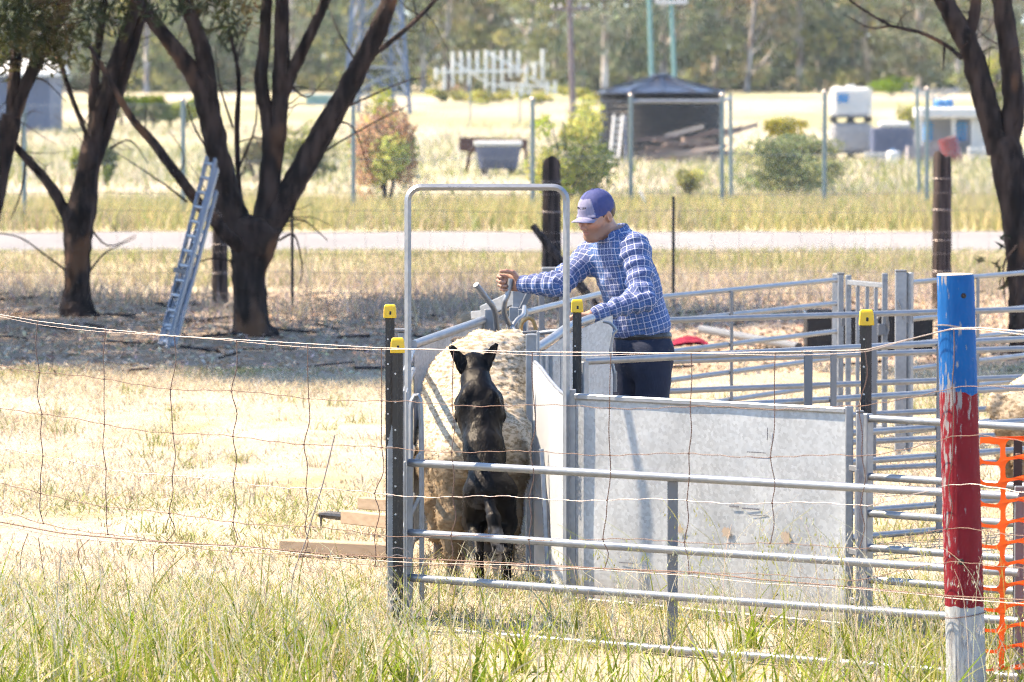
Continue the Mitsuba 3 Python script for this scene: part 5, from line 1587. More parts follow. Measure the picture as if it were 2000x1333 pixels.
def f_head(p):
    q = (p - HC) @ RH
    qa = q.copy(); qa[:, 0] = np.abs(qa[:, 0])
    d = sd_ell(q, (0, -.012, .036), (.075, .097, .088))
    d = smin(d, sd_ell(q, (0, .030, -.040), (.057, .066, .074)), .04)
    d = smin(d, sd_cone(q, [0, .072, -.094], [0, .070, -.088], .022, .022), .03)
    d = smin(d, sd_ell(qa, (.040, .052, -.022), (.024, .026, .024)), .03)
    d = smin(d, sd_ell(qa, (.026, .066, .008), (.030, .011, .008)), .016)
    d = smin(d, sd_cone(qa, [.052, .0, -.07], [.030, .062, -.096], .018, .016), .03)
    d = smax(d, -sd_ell(qa, (.032, .094, -.006), (.017, .018, .010)), .012)
    d = smin(d, sd_cone(q, [0, .078, -.004], [0, .111, -.030], .008, .0115), .014)
    d = smin(d, sd_ell(qa, (.011, .103, -.034), (.009, .010, .007)), .008)
    d = smax(d, -sd_ell(q, (0, .100, -.0595), (.026, .012, .0022)), .005)
    d = smin(d, sd_ell(q, (0, .0905, -.0535), (.023, .0085, .0045)), .006)
    d = smin(d, sd_ell(q, (0, .0895, -.0665), (.020, .0085, .0055)), .006)
    e = sd_ell(qa, (.077, -.012, -.010), (.009, .017, .028))
    e = smax(e, -sd_ell(qa, (.087, -.006, -.008), (.008, .010, .018)), .003)
    d = smin(d, e, .010)
    nb = (J['neck'] + [.01, .0, -.05] - HC) @ RH
    d = smin(d, sd_cone(q, [0, -.028, -.055], nb, .054, .060), .035)
    return d


mh = nets(f_head, HC - [.16, .16, .20], HC + [.16, .16, .15], .0034)
skin = [mh]
# hands
hb0 = {}


def hand(W, E, dirn, palm_n, side, curls, spread, thumb, name):
    """SDF of a hand: W wrist, dirn along the palm, palm_n out of the palm, side towards the index finger."""
    dirn = unit(dirn); palm_n = unit(palm_n - dirn * (np.asarray(palm_n) @ dirn)); side = unit(side - dirn * (np.asarray(side) @ dirn) - palm_n * (np.asarray(side) @ palm_n))
    prims = []
    K = W + dirn * .088
    lens = [(.042, .026, .020), (.046, .029, .021), (.043, .027, .020), (.034, .021, .018)]
    for i in range(4):
        o = side * (.030 - .0205 * i)
        base = W + dirn * .022 + o * .75
        kn = K + o - dirn * (.004 * abs(i - 1.2))
        prims.append((base, kn, .0150, .0108, .012))
        p0_ = kn; a = 0
        fd = unit(dirn + side * spread * (1.2 - i))
        for L, c_, r0, r1 in zip(lens[i], curls[i], (.0098, .0090, .0082), (.0090, .0082, .0072)):
            a += c_
            d_ = fd * math.cos(a) + palm_n * math.sin(a)
            p1_ = p0_ + d_ * L
            prims.append((p0_, p1_, r0, r1, .004)); p0_ = p1_
    t0 = W + dirn * .028 + side * .026 + palm_n * .008
    p0_ = t0
    for (dx_, sx_, nx__), L, r0, r1 in zip(thumb, (.040, .034, .027), (.0150, .0112, .0100), (.0115, .0102, .0085)):
        p1_ = p0_ + unit(dirn * dx_ + side * sx_ + palm_n * nx__) * L
        prims.append((p0_, p1_, r0, r1, .008)); p0_ = p1_

    def fn(p):
        d = sd_cone(p, W - unit(W - E) * .08, W + dirn * .02, .028, .027)
        for a_, b_, r0, r1, k_ in prims: d = smin(d, sd_cone(p, a_, b_, r0, r1), k_)
        return d
    lo_, hi_ = np.min([q[0] for q in prims] + [q[1] for q in prims] + [W - dirn * .1], 0) - .04, np.max([q[0] for q in prims] + [q[1] for q in prims] + [W - dirn * .1], 0) + .04
    return nets(fn, lo_, hi_, .0034)


# right hand: fist round the lever, thumb and index tip forward
skin.append(hand(J['rwr'], J['rel'], np.array([-.92, .30, .12]), np.array([-.15, -1.0, -.15]), np.array([.15, 0, 1.0]),
                 [(.55, 1.2, .9), (.85, 1.5, 1.0), (.95, 1.5, 1.0), (1.0, 1.5, 1.0)], .05, [(.55, .8, .3), (.9, .15, .5), (.9, -.1, .5)], 'r'))
# left hand: laid over the post top, fingers bending down over its edge
skin.append(hand(J['lwr'], J['lel'], np.array([-.88, .25, .02]), np.array([-.1, .0, -1.0]), np.array([.35, .9, 0]),
                 [(.30, .55, .4), (.34, .6, .45), (.38, .65, .5), (.45, .7, .5)], .12, [(.5, .8, .3), (.85, .45, .45), (.9, .2, .4)], 'l'))


def f_core(p):
    d = sd_ell(p, J['chest'], (.150, .095, .18), RT)
    d = smin(d, sd_ell(p, J['belly'], (.135, .10, .17), RT), .08)
    d = smin(d, sd_ell(p, pel, (.140, .10, .14), RT), .08)
    d = smin(d, sd_cone(p, J['chest'] + RT[:, 2] * .10, J['neck'], .07, .052), .05)
    for a, b, r0, r1 in ((J['lsh'], J['lel'], .050, .040), (J['lel'], J['lwr'], .040, .028), (J['rsh'], J['rel'], .048, .038), (J['rel'], J['rwr'], .038, .028), (lhip, lkn, .075, .052), (lkn, lan, .05, .038), (rhip, rkn, .075, .052), (rkn, ran, .05, .038), (lan, lan + fw * .1 - [0, 0, .04], .03, .025), (ran, ran + fw * .1 - [0, 0, .04], .03, .025)):
        d = smin(d, sd_cone(p, a, b, r0, r1), .03)
    return d


skin.append(nets(f_core, np.minimum(lo, [lo[0], lo[1], 0.0]), hi, .02))
sv, sf_ = join(skin)
q = (sv - HC) @ RH
col = np.tile(np.array([[0.46, 0.25, 0.175]]), (len(sv), 1))
nz = meshkit.fbm(sv * 60, 3, 2)[:, None]
col = col * (0.88 + .24 * nz)
onhead = (np.abs(q[:, 0]) < .1) & (np.abs(q[:, 1]) < .14) & (q[:, 2] > -.13)
bl = lambda mask, c, a: col * (1 - (mask * a)[:, None]) + np.asarray(c) * (mask * a)[:, None]
stub = onhead * ss(-.028, -.05, q[:, 2]) * ss(-.02, .02, q[:, 1])
col = bl(stub, (0.19, 0.115, 0.09), .6)
col = bl(onhead * np.exp(-((q[:, 0] / .023) ** 2 + ((q[:, 2] + .060) / .011) ** 2) ** 2) * (q[:, 1] > .07), (0.40, 0.145, 0.12), .7)
col = bl(onhead * np.exp(-(((np.abs(q[:, 0]) - .03) / .02) ** 2 + ((q[:, 2] - .012) / .0055) ** 2) ** 2) * (q[:, 1] > .05), (0.07, 0.045, 0.03), .85)
col = bl(onhead * np.exp(-(((np.abs(q[:, 0]) - .045) / .02) ** 2 + ((q[:, 2] + .025) / .02) ** 2)) * (q[:, 1] > .02), (0.58, 0.25, 0.19), .45)
col = bl(onhead * np.exp(-((q[:, 0] / .014) ** 2 + ((q[:, 2] + .022) / .014) ** 2)) * (q[:, 1] > .09), (0.60, 0.26, 0.20), .5)
skinm = mat('skin', prin(VC, rough=0.48, spec=0.35))
obj('body', (sv, sf_), skinm, man, smooth=True, color=np.clip(col, 0, 1))
eyew = mat('eye_white', prin((0.62, 0.58, 0.54), rough=0.2))
eyed = mat('eye_dark', prin((0.03, 0.022, 0.018), rough=0.1))
for sx in (-1, 1):
    c_ = HC + RH @ np.array([sx * .031, .0720, -.006])
    ic = trimesh.creation.icosphere(3, 0.0115)
    e_ = obj('eye', xf(tm(ic), None, c_), eyew, man, smooth=True)
    ic = trimesh.creation.icosphere(2, 0.0062)
    obj('iris', xf(tm(ic), None, c_ + RH @ np.array([0, .0066, -.001])), eyed, e_, smooth=True)
    lid = tube([HC + RH @ np.array([sx * .031 + a * .015, .0838 - abs(a) * .004, .001 - .003 * a * a]) for a in np.linspace(-1, 1, 9)], .0030, 6)
    obj('eyelid', lid, mat('lid', prin((0.36, 0.20, 0.15), rough=.6)) if sx < 0 else 'm_lid', man, smooth=True)


def f_hair(p):
    q = (p - HC) @ RH
    d = sd_ell(q, (0, -.016, .028), (.0785, .099, .090))
    d = np.maximum(d, q[:, 1] - .030 - .35 * (q[:, 2]))
    d = np.maximum(d, -(q[:, 2] + .045 + .35 * (q[:, 1] + .02)))
    ear = sd_ell(np.c_[np.abs(q[:, 0]), q[:, 1:]], (.080, -.008, -.012), (.02, .026, .036))
    return np.maximum(d + fold(p, 90, .0022, 6), -ear)


hairm = mat('hair', prin((0.055, 0.035, 0.022), rough=0.55))
obj('hair', nets(f_hair, HC - .14, HC + .14, .0045), hairm, man, smooth=True)


def f_cap(p):
    q = (p - HC) @ RH
    d = sd_ell(q, (0, -.010, .036), (.0805, .1030, .0940)) + .0010 * np.abs(np.sin(3 * np.arctan2(q[:, 0], q[:, 1] + .01))) ** 6 * 2
    d = np.minimum(d, np.maximum(f_head(p) - .0055, .012 - q[:, 1]))
    return np.maximum(d, -(q[:, 2] - .006 - .02 * q[:, 1]))


def f_capc(p, n, uv):
    return mix((0.052, 0.066, 0.20), (0.078, 0.094, 0.25), fbm(p.x * 60, p.y * 60, p.z * 60, 3))


capm = mat('cap_cloth', prin(proc(f_capc), rough=0.8, spec=.2, sheen=.3))
cp_ = obj('cap', nets(f_cap, HC - .14, HC + .17, .0042), capm, man, smooth=50)
u, t = np.meshgrid(np.linspace(-1, 1, 25), np.linspace(0, 1, 9))
bx = .066 * u; by = -.010 + .1035 * np.sqrt(np.clip(1 - (bx / .0835) ** 2, 0, 1)) - .014
ln = .080 * (1 - .45 * np.abs(u) ** 2.6)
Pv = np.stack([bx * (1 - .08 * t), by + ln * t, (.0225 - .010 * u * u - .002 * t - .018 * t * u * u)], -1).reshape(-1, 3)
i, j = [q_.ravel() for q_ in np.meshgrid(np.arange(8), np.arange(24), indexing='ij')]; k = i * 25 + j
fv = np.vstack([np.stack([k, k + 1, k + 26], 1), np.stack([k, k + 26, k + 25], 1)])
edge = np.r_[np.arange(25), 25 * np.arange(1, 9) + 24, 8 * 25 + np.arange(23, -1, -1), 25 * np.arange(7, 0, -1)]; e2 = np.roll(edge, -1); m_ = len(Pv)
side_f = np.vstack([np.stack([edge, e2, e2 + m_], 1), np.stack([edge, e2 + m_, edge + m_], 1)])
vis = (np.vstack([Pv, Pv - [0, 0, .0035]]), np.vstack([fv, fv[:, ::-1] + m_, side_f]))
capp = mat('cap_painted_sun', prin((0.25, 0.25, 0.38), rough=0.8, spec=.2, sheen=.3))  # sunlight on the cap front and visor, painted in as a paler tone


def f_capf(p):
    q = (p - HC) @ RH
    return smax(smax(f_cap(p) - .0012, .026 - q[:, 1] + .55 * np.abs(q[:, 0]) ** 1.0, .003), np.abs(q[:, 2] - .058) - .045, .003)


obj('front_panel', nets(f_capf, HC - .14, HC + .17, .004), capp, cp_, smooth=50, label='cap front with its sunlit tone painted in paler')
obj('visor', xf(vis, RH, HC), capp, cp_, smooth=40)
for a_ in (.5, 1.57, 2.64, 3.7, 4.71, 5.75):
    arc = np.array([[.0808 * math.cos(a_) * math.cos(t_), -.010 + .1033 * math.sin(a_) * math.cos(t_), .036 + .0943 * math.sin(t_)] for t_ in np.linspace(-.1, 1.5, 14)])
    obj('seam', tube(HC + arc @ RH.T, .0011, 5), capm, cp_)
obj('top_button', xf(lathe([(.007, 0), (.006, .004), (.001, .006)], 12), RH, HC + RH @ np.array([0, -.01, .129])), capm, cp_)
capdark = mat('cap_thread', prin((0.02, 0.02, 0.05), rough=0.7))
for i, (a, w_, h_) in enumerate(((-.42, .009, .010), (-.29, .008, .012), (-.17, .010, .009), (-.05, .007, .011), (.06, .010, .010), (.18, .008, .012), (.30, .009, .009))):
    c_ = np.array([.0805 * math.sin(a), -.010 + .1030 * math.cos(a) * .945, .064])
    Rb = RH @ np.stack([[math.cos(a), -math.sin(a), 0], [math.sin(a) * .94, math.cos(a) * .94, .33], [0, -.33, .94]], 1)
    obj('stitched_letter', boxm(HC + RH @ c_, (w_, .004, h_), R=Rb), capdark, cp_)

# ---------------- dog
dogp = lambda x, y, Y: at(x, y, Y)
pv_ = dogp(956, 955, 22.36); wa = dogp(946, 880, 22.46); rib = dogp(938, 815, 22.56); shd_ = dogp(935, 775, 22.62); nk_ = dogp(929, 742, 22.68); sk = dogp(927, 714, 22.74)


def leg_pts(x0, s):
    return [dogp(x0, 962, 22.37), dogp(x0 + s * 6, 1022, 22.47), dogp(x0 + s * 2 + 6, 1082, 22.28), dogp(x0 + s * 2 + 8, 1143, 22.33), dogp(x0 + s * 2 + 6, 1150, 22.41)]


LL, LR = leg_pts(932, -1), leg_pts(981, 1)
FL = [dogp(908, 790, 22.64), dogp(902, 815, 22.74), dogp(898, 800, 22.98), dogp(899, 800, 23.05)]
FR = [dogp(964, 785, 22.64), dogp(974, 812, 22.74), dogp(972, 790, 22.98), dogp(973, 790, 23.05)]
TL = [dogp(958, 988, 22.28), dogp(964, 1012, 22.20), dogp(968, 1045, 22.18), dogp(972, 1072, 22.20), dogp(978, 1096, 22.23)]
earL = [dogp(910, 720, 22.72), dogp(881, 678, 22.70)]
earR = [dogp(946, 713, 22.72), dogp(971, 671, 22.70)]


def ear(p, a, b, sgn):
    ax = unit(b - a); L = np.linalg.norm(b - a)
    q = p - a; t = q @ ax
    nr = unit(np.array([.25 * sgn, -1, .25])); nr = unit(nr - ax * (nr @ ax)); sd = np.cross(ax, nr)
    w_ = .039 * np.clip(1 - t / (L * 1.04), 0, 1) ** .75 + .001
    dw = np.abs(q @ sd) - w_
    cup = .18 * (q @ sd) ** 2 / .03
    dn = np.abs(q @ nr - cup) - .006
    return np.maximum(np.maximum(dw * .8, dn), np.maximum(-t - .012, t - L))


def f_dog(p):
    cam = np.array([0, 1.0, 0.25])
    d = sd_cone(p, pv_, wa, .088, .083)
    d = smin(d, sd_cone(p, wa + [0, .02, 0], rib + [0, .03, 0], .083, .088), .05)
    d = smin(d, sd_cone(p, rib + [0, .03, 0], shd_ + [0, .02, 0], .088, .078), .05)
    d = smin(d, sd_cone(p, shd_, nk_, .078, .060), .035)
    d = smin(d, sd_cone(p, nk_, sk, .058, .052), .03)
    d = smin(d, sd_ell(p, sk + [0, .01, .002], (.063, .070, .056)), .018)
    d = smin(d, sd_cone(p, sk + [0.004, .05, -.01], sk + [.012, .155, -.045], .040, .024), .03)
    for s_, x in ((-1, 909), (1, 962)):
        d = smin(d, sd_ell(p, dogp(x, 792, 22.57), (.034, .05, .070)), .03)
    for l in (LL, LR):
        d = smin(d, sd_cone(p, l[0], l[1], .066, .050), .04)
        d = smin(d, sd_cone(p, l[1], l[2], .044, .021), .03)
        d = smin(d, sd_cone(p, l[2], l[3], .0195, .017), .012)
        d = smin(d, sd_cone(p, l[3], l[4], .020, .019), .012)
    for l in (FL, FR):
        d = smin(d, sd_cone(p, l[0], l[1], .046, .032), .03)
        d = smin(d, sd_cone(p, l[1], l[2], .030, .019), .02)
        d = smin(d, sd_cone(p, l[2], l[3], .022, .022), .015)
    for a, b, r0, r1 in zip(TL[:-1], TL[1:], (.026, .029, .031, .024), (.029, .031, .024, .008)):
        d = smin(d, sd_cone(p, a, b, r0, r1), .02)
    d = smin(d, ear(p, *earL, 1), .012); d = smin(d, ear(p, *earR, -1), .012)
    na_ = unit(sk - shd_); tn_ = (p - nk_ - (sk - nk_) * .35) @ na_
    d = d + .006 * np.exp(-(tn_ / .013) ** 2) * (p[:, 1] < nk_[1] + .03)
    d = d + fold(p, 15, .0085, 14, (1, 1, .7))
    return d + fold(p, 45, .0030, 12, (1, 1, .35)) + fold(p, 110, .0012, 13, (1, 1, .3))


pts_ = np.array([pv_, wa, rib, sk, *LL, *LR, *FL, *FR, *TL, *earL, *earR])
dog = thing('dog', 'black prick eared working dog standing upright against the sheep\'s rump', 'dog')
v, f = nets(f_dog, pts_.min(0) - [.11, .11, .03], pts_.max(0) + [.11, .12, .06], .0058)
tl = np.min([sd_cone(v, a, b, .02, .02) for a, b in zip(TL[2:-1], TL[3:])], 0)
lo_leg = np.min([sd_cone(v, l[i], l[i + 1], .018, .018) for l in (LL, LR) for i in (3,)], 0)
c = np.tile(np.array([[0.0042, 0.004, 0.005]]), (len(v), 1))
nz = meshkit.fbm(v * 40, 3, 5)
t_ = ss(.012, -.004, lo_leg - .01 * (nz - .5) * 2)[:, None]; c = c * (1 - t_) + np.array([0.30, 0.15, 0.06]) * t_
t_ = (ss(.03, .0, tl) * .8 * ss(.35, .6, nz))[:, None]; c = c * (1 - t_) + np.array([0.34, 0.34, 0.36]) * t_
pants = np.exp(-(((v - LL[0]) @ np.array([1, 0, 0]) / .05) ** 2 + ((v[:, 2] - LL[0][2] + .06) / .08) ** 2)) * (v[:, 1] < LL[0][1] - .03)
t_ = (pants * .35 * ss(.35, .65, nz))[:, None]; c = c * (1 - t_) + np.array([0.13, 0.13, 0.14]) * t_
furm = mat('black_fur', {'type': 'twosided', 'bsdf': {'type': 'bumpmap', 'arbitrary': mikit.proc(lambda p, n, uv: fbm(p.x * 190, p.y * 190, p.z * 42, 2)), 'scale': 0.0016,
           'nested': {'type': 'principled', 'base_color': VC, 'roughness': 0.46, 'specular': 0.10}}})
obj('body', (v, f), furm, dog, smooth=True, color=c)
# guard hairs over the outline
nv_ = vnormals(v, f)
pick = rh.integers(0, len(v), 5200)
hp0, hn = v[pick], nv_[pick]
tx_ = unit(np.array([0, -.2, -1.0]))
e_ = hp0 + hn * rh.uniform(.003, .008, (len(pick), 1)) + tx_ * rh.uniform(.010, .024, (len(pick), 1))
sd_ = np.cross(hn, tx_) * .0012
hv = np.stack([hp0 - sd_, hp0 + sd_, e_], 1).reshape(-1, 3)
k_ = dog + '__coat_hairs'; labels_all.add(k_); tag(k_, kind='stuff')
scene[k_] = {'type': 'ply', 'filename': meshkit.write_ply((hv, np.arange(len(hv)).reshape(-1, 3)), False, None, np.repeat(c[pick], 3, 0) * K, normals=np.repeat(hn, 3, 0)), 'face_normals': False, 'bsdf': {'type': 'ref', 'id': furm}}

# ---------------- sheep
def f_wool_c(p, n, uv):
    a = fbm(p.x * 7, p.y * 7, p.z * 7, 3); b = fbm(p.x * 48, p.y * 48, p.z * 85, 3)
    c = mix((0.33, 0.265, 0.18), (0.66, 0.575, 0.45), smoothstep(.30, .60, b))  # shaded creases between the locks painted in by noise
    low = smoothstep(.66, .38, p.z + .25 * (a - .5)) * .8  # shade of the lower rump painted in as brown, with some dirt
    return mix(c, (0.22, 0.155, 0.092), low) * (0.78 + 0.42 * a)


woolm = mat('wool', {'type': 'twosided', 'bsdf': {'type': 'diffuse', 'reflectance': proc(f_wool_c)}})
facem = mat('sheep_face', prin((0.15, 0.13, 0.12), rough=0.8, spec=.2))


def sheep_parts(seed, lift=0.0, head=(.09, 1.24, .985), turn=(0.02, .18, -.10)):
    hd_ = np.array(head); tu = np.array(turn)

    def base(p):
        ax = p.copy(); ax[:, 0] = np.abs(ax[:, 0])
        d = sd_ell(p, (0, .21, .50 + lift * .5), (.222, .25, .225 - lift * .32))
        d = smin(d, sd_ell(p, (-.012, .52, .58 + lift * .5), (.256, .40, .235 - lift * .15), rotx(.38 * lift / .14)), .12)
        d = smin(d, sd_ell(p, (-.025, .86, .66 + lift), (.258, .25, .255)), .12)
        d = smin(d, sd_cone(p, [.03, .93, .74 + lift], hd_ + [-.02, -.06, -.05], .165, .115), .10)
        d = smin(d, sd_ell(p, hd_, (.095, .10, .075)), .06)
        d = smin(d, sd_cone(ax, [.115, .15, .47], [.124, .08, .29], .098, .056), .06)
        d = smin(d, sd_cone(ax, [.124, .08, .29], [.126, .10, .13], .054, .040), .05)
        d = smin(d, sd_cone(ax, [.115, .90, .45 + lift], [.11, .90, .17], .085, .05), .06)
        d = smin(d, sd_ell(p, (0, -.03, .58), (.05, .05, .075)), .04)
        return d

    def wool(p):
        d = base(p) + fold(p, 6.5, .009, seed) + fold(p, 20, .009, seed + 1, (1, 1, 1.6)) + fold(p, 58, .0085, seed + 2, (1, 1, 1.5))
        return d
    v, f = nets(wool, (-.36, -.14, .06), (.40, 1.5, 1.16), .0095)
    n = vnormals(v, f)
    rs = np.random.default_rng(seed)
    pk = rs.integers(0, len(v), 30000)
    p0_, nn = v[pk], n[pk]
    dwn = nn * rs.uniform(.004, .011, (len(pk), 1)) + rs.normal(0, .004, (len(pk), 3)) - np.array([0, 0, .006])
    s1 = np.cross(nn, rs.normal(size=nn.shape)); s1 /= np.linalg.norm(s1, axis=1, keepdims=True); s2 = np.cross(nn, s1)
    w_ = rs.uniform(.0022, .0042, (len(pk), 1))
    b0 = p0_ - nn * .003
    tv = np.stack([b0 + s1 * w_, b0 - s1 * w_ * .5 + s2 * w_ * .87, b0 - s1 * w_ * .5 - s2 * w_ * .87, p0_ + dwn], 1).reshape(-1, 3)
    tf_ = (np.array([[0, 1, 3], [1, 2, 3], [2, 0, 3]])[None] + (np.arange(len(pk)) * 4)[:, None, None]).reshape(-1, 3)

    def skinf(p):
        ax = p.copy(); ax[:, 0] = np.abs(ax[:, 0])
        d = sd_cone(p, hd_ + [0, .03, -.02], hd_ + tu, .066, .034)
        d = np.minimum(d, base(p) + .04)
        d = smin(d, sd_cone(p, hd_ + tu * .6 + [0, 0, -.03], hd_ + tu * 1.02 + [0, 0, -.012], .035, .026), .03)
        d = np.minimum(d, smin(sd_cone(ax, [.122, .10, .16], [.12, .115, .06], .024, .021), sd_cone(ax, [.12, .115, .06], [.12, .13, .02], .024, .030), .01))
        d = np.minimum(d, smin(sd_cone(ax, [.11, .90, .2], [.11, .90, .06], .024, .020), sd_cone(ax, [.11, .90, .06], [.11, .92, .02], .024, .030), .01))
        sidev = unit(np.cross(tu, [0, 0, 1.0]))
        for s_ in (-1, 1):
            a_ = hd_ + sidev * s_ * .075 + [0, 0, .01]; b_ = a_ + sidev * s_ * .10 + [0, -.02, .015]
            q = p - (a_ + b_) / 2
            R_ = np.stack([unit(b_ - a_), unit(np.cross([0, 0, 1.0], b_ - a_)), np.cross(unit(b_ - a_), unit(np.cross([0, 0, 1.0], b_ - a_)))], 1)
            d = np.minimum(d, sd_ell(p, (a_ + b_) / 2, (.062, .012, .028), R_))
        return smax(d, -(p[:, 2] - .002), .005)
    sv_ = unit(np.cross(tu, [0, 0, 1.0]))
    eyes = [xf(tm(trimesh.creation.icosphere(2, .014)), None, hd_ + tu * .33 + sv_ * s_ * .050 + [0, 0, .022]) for s_ in (-1, 1)]
    eyes += [xf(tm(trimesh.creation.icosphere(2, .009)), None, hd_ + tu * 1.16 + sv_ * s_ * .016 + [0, 0, .006]) for s_ in (-1, 1)]
    sk_ = nets(skinf, (-.4, 0.0, -.02), (.42, 1.6, 1.2), .0085)
    lk = {'type': 'ply', 'filename': meshkit.write_ply((tv, tf_), False, normals=np.repeat(nn, 4, 0)), 'face_normals': False, 'bsdf': {'type': 'ref', 'id': woolm}}
    return mikit.ply((v, f), woolm, smooth=True), lk, mikit.ply(sk_, facem, smooth=True), [mikit.ply(e_, darkhole, smooth=True) for e_ in eyes]


W1 = sheep_parts(101, .14, head=(.12, 1.12, 1.0), turn=(.05, .17, -.10))
W2 = sheep_parts(131, head=(.05, 1.18, 1.0), turn=(.05, .17, -.10))


def put_sheep(label, W, x, y, yaw, s=1.0, group=None):
    t = thing('sheep', label, 'sheep')
    M = T().translate([float(x), float(y), 0.0]).rotate([0, 0, 1], float(yaw)).scale([s, s, s])
    for nm, w in zip(('fleece', 'wool_locks', 'body'), (W[0], W[1], W[2])):
        scene[f'{t}__{nm}'] = {**w, 'to_world': M}; labels_all.add(f'{t}__{nm}')
    for q_, nm in enumerate(('eye', 'eye_001', 'nostril', 'nostril_001')):
        scene[f'{t}__body__{nm}'] = {**W[3][q_], 'to_world': M}; labels_all.add(f'{t}__body__{nm}')
    tag(t + '__wool_locks', kind='stuff')
    return t


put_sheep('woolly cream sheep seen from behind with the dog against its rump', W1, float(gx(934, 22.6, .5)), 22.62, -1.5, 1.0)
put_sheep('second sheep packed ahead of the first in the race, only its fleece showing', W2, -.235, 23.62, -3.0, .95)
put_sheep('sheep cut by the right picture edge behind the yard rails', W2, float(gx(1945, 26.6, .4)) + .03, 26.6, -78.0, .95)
# ================================================================== wire fence, pickets, painted post, barrier mesh, tall grass
def picket(label, px, top, Y, w_cap, bottom=-.1, hole=True, rot=0.0):
    t = thing('steel_picket', label, 'steel picket')
    x = float(gx(px, Y, 0.6)); zt = float(at(px, top, Y)[2]); k = pw(w_cap, Y) / 0.062
    prof = Polygon([(-.020, -.004), (-.003, -.007), (-.003, -.027), (.003, -.027), (.003, -.007), (.020, -.004), (.020, .002), (-.020, .002)])
    prof = shapely.affinity.rotate(prof, math.degrees(rot), origin=(0, 0)); prof = shapely.affinity.scale(prof, k * 1.12, k * 1.12, origin=(0, 0))
    v, f = extrude(prof, zt - .03 - bottom)
    obj('shaft', (v + [x, Y, bottom], f), blacksteel, t)
    capp = sbox(-.029, -.030, .029, .016).buffer(.004)
    rings = []
    P = []
    for zc, s in ((0, 1.0), (.004, 1.03), (.045, .95), (.055, .88), (.060, .70)):
        pts = np.array(capp.exterior.coords)[:-1]
        P.append(np.c_[pts * s * k * .92, np.full(len(pts), (zc - .060) * k * 1.08)])
    hull = mani(m3.Manifold.hull_points(np.vstack(P)))
    cp = obj('cap', xf(hull, rotz(rot), (x, Y, zt)), yellowcap, t, smooth=35)
    obj('slot', xf(boxm((0.002, -.0315 * k, -.040 * k), (.010 * k, .006, .016 * k), bevel=.001), rotz(rot), (x, Y, zt)), darkhole, cp)
    for z in np.arange(.12, zt - .1, .115):
        q = np.array([x - .010 * k, Y - .009, z])
        obj('hole', xf(lathe([(.0042, 0), (.0042, .0025), (.0001, .0025)], 8), rotx(math.pi / 2), q), zincspot, t)
    return t, x, zt


P1 = picket('black steel picket with yellow cap standing nearest, in front of the hoop', 777, 660, 20.85, 28)
P2 = picket('black steel picket with yellow cap just behind the nearest one', 762, 595, 23.6, 25)
P3 = picket('black steel picket with yellow cap before the man\'s left hand', 1127, 585, 23.0, 24)
P4 = picket('black steel picket with yellow cap right of the sheet panel', 1691, 605, 21.35, 29)

# ---- painted post
pp_ = thing('painted_post', 'thick round timber post painted blue, red and white in worn bands', 'post')
Yp = 18.9
zt = float(at(1866, 537, Yp)[2]); z1 = float(at(1872, 768, Yp)[2]); z2 = float(at(1885, 1182, Yp)[2])


def f_post(p, n, uv):
    s = fbm(p.x * 110, p.y * 110, p.z * 16.0, 4)
    s2 = fbm(p.x * 34 + 5, p.y * 34, p.z * 13.0, 4)
    e = 0.035 * (noise(p.x * 30, p.y * 30, p.z * 6) - .5)
    wood = mix((0.14, 0.15, 0.17), (0.36, 0.36, 0.37), s)
    blue = mix((0.004, 0.085, 0.31), (0.006, 0.125, 0.40), s2)
    red = mix((0.15, 0.007, 0.014), (0.24, 0.012, 0.024), s2)
    whitep = mix((0.30, 0.33, 0.36), (0.50, 0.53, 0.55), s2)
    c = mi.Color3f(dr.select(p.z + e > z1, blue, dr.select(p.z + e * .5 > z2, red, whitep)))
    near1 = dr.exp(-dr.square((p.z - z1) / 0.10))
    left = smoothstep(float(gx(1845, Yp, 1.)), float(gx(1905, Yp, 1.)), p.x)
    wear = smoothstep(0.60, 0.68, s * 0.6 + s2 * 0.4 + near1 * 0.10 + (0.04 - 0.09 * left) + dr.select(p.z < z2, 0.085, 0.0))
    return mix(c, wood, wear * 0.9)


m_post = mat('painted_wood', {'type': 'twosided', 'bsdf': {'type': 'bumpmap', 'arbitrary': mikit.proc(lambda p, n, uv: fbm(p.x * 60, p.y * 60, p.z * 3.5, 3)), 'scale': 0.006,
             'nested': {'type': 'principled', 'base_color': proc(f_post), 'roughness': 0.6, 'specular': 0.15}}})
c_lo, c_hi = gzz(1889, Yp, -.1), gzz(1866, Yp, zt)
zz = np.linspace(-.1, zt, 24)
ax = c_lo + (c_hi - c_lo) * ((zz + .1) / (zt + .1))[:, None]
obj('shaft', tube(ax, (pw(73, Yp) / 2) * (1.07 - .07 * (zz + .1) / (zt + .1)), 40, jitter=.02, seed=3, cap=False), m_post, pp_, smooth=True)
rt_ = pw(73, Yp) / 2
obj('top_face', lathe([(rt_ * 1.0, -.002), (rt_ * .95, .004), (0.001, .006)], 40, c_hi), mat('cut_wood', prin((0.60, 0.54, 0.44), rough=.8)), pp_)
obj('knot', xf(lathe([(.010, 0), (.008, .003), (.001, .002)], 10), rotx(math.pi / 2), at(1882, 578, Yp - rt_ * .985)), darkhole, pp_)
obj('knot', xf(lathe([(.012, 0), (.008, .003), (.001, .002)], 10), rotx(math.pi / 2), at(1877, 1098, Yp - rt_ * 1.03)), darkhole, pp_)

# ---- wire fence: photo rows of each line wire at the stay wires
wf = thing('wire_fence', 'rusty hinged joint wire fence strung across the foreground', 'wire fence')
cols_px = [-190, -55, 75, 200, 340, 465, 605, 745, 890, 1043, 1193, 1350, 1515, 1690, 1862, 2050]


def Ywire(px):
    return float(np.interp(px, [-200, 775, 1870, 2100], [21.9, 20.78, 18.78, 18.4]))


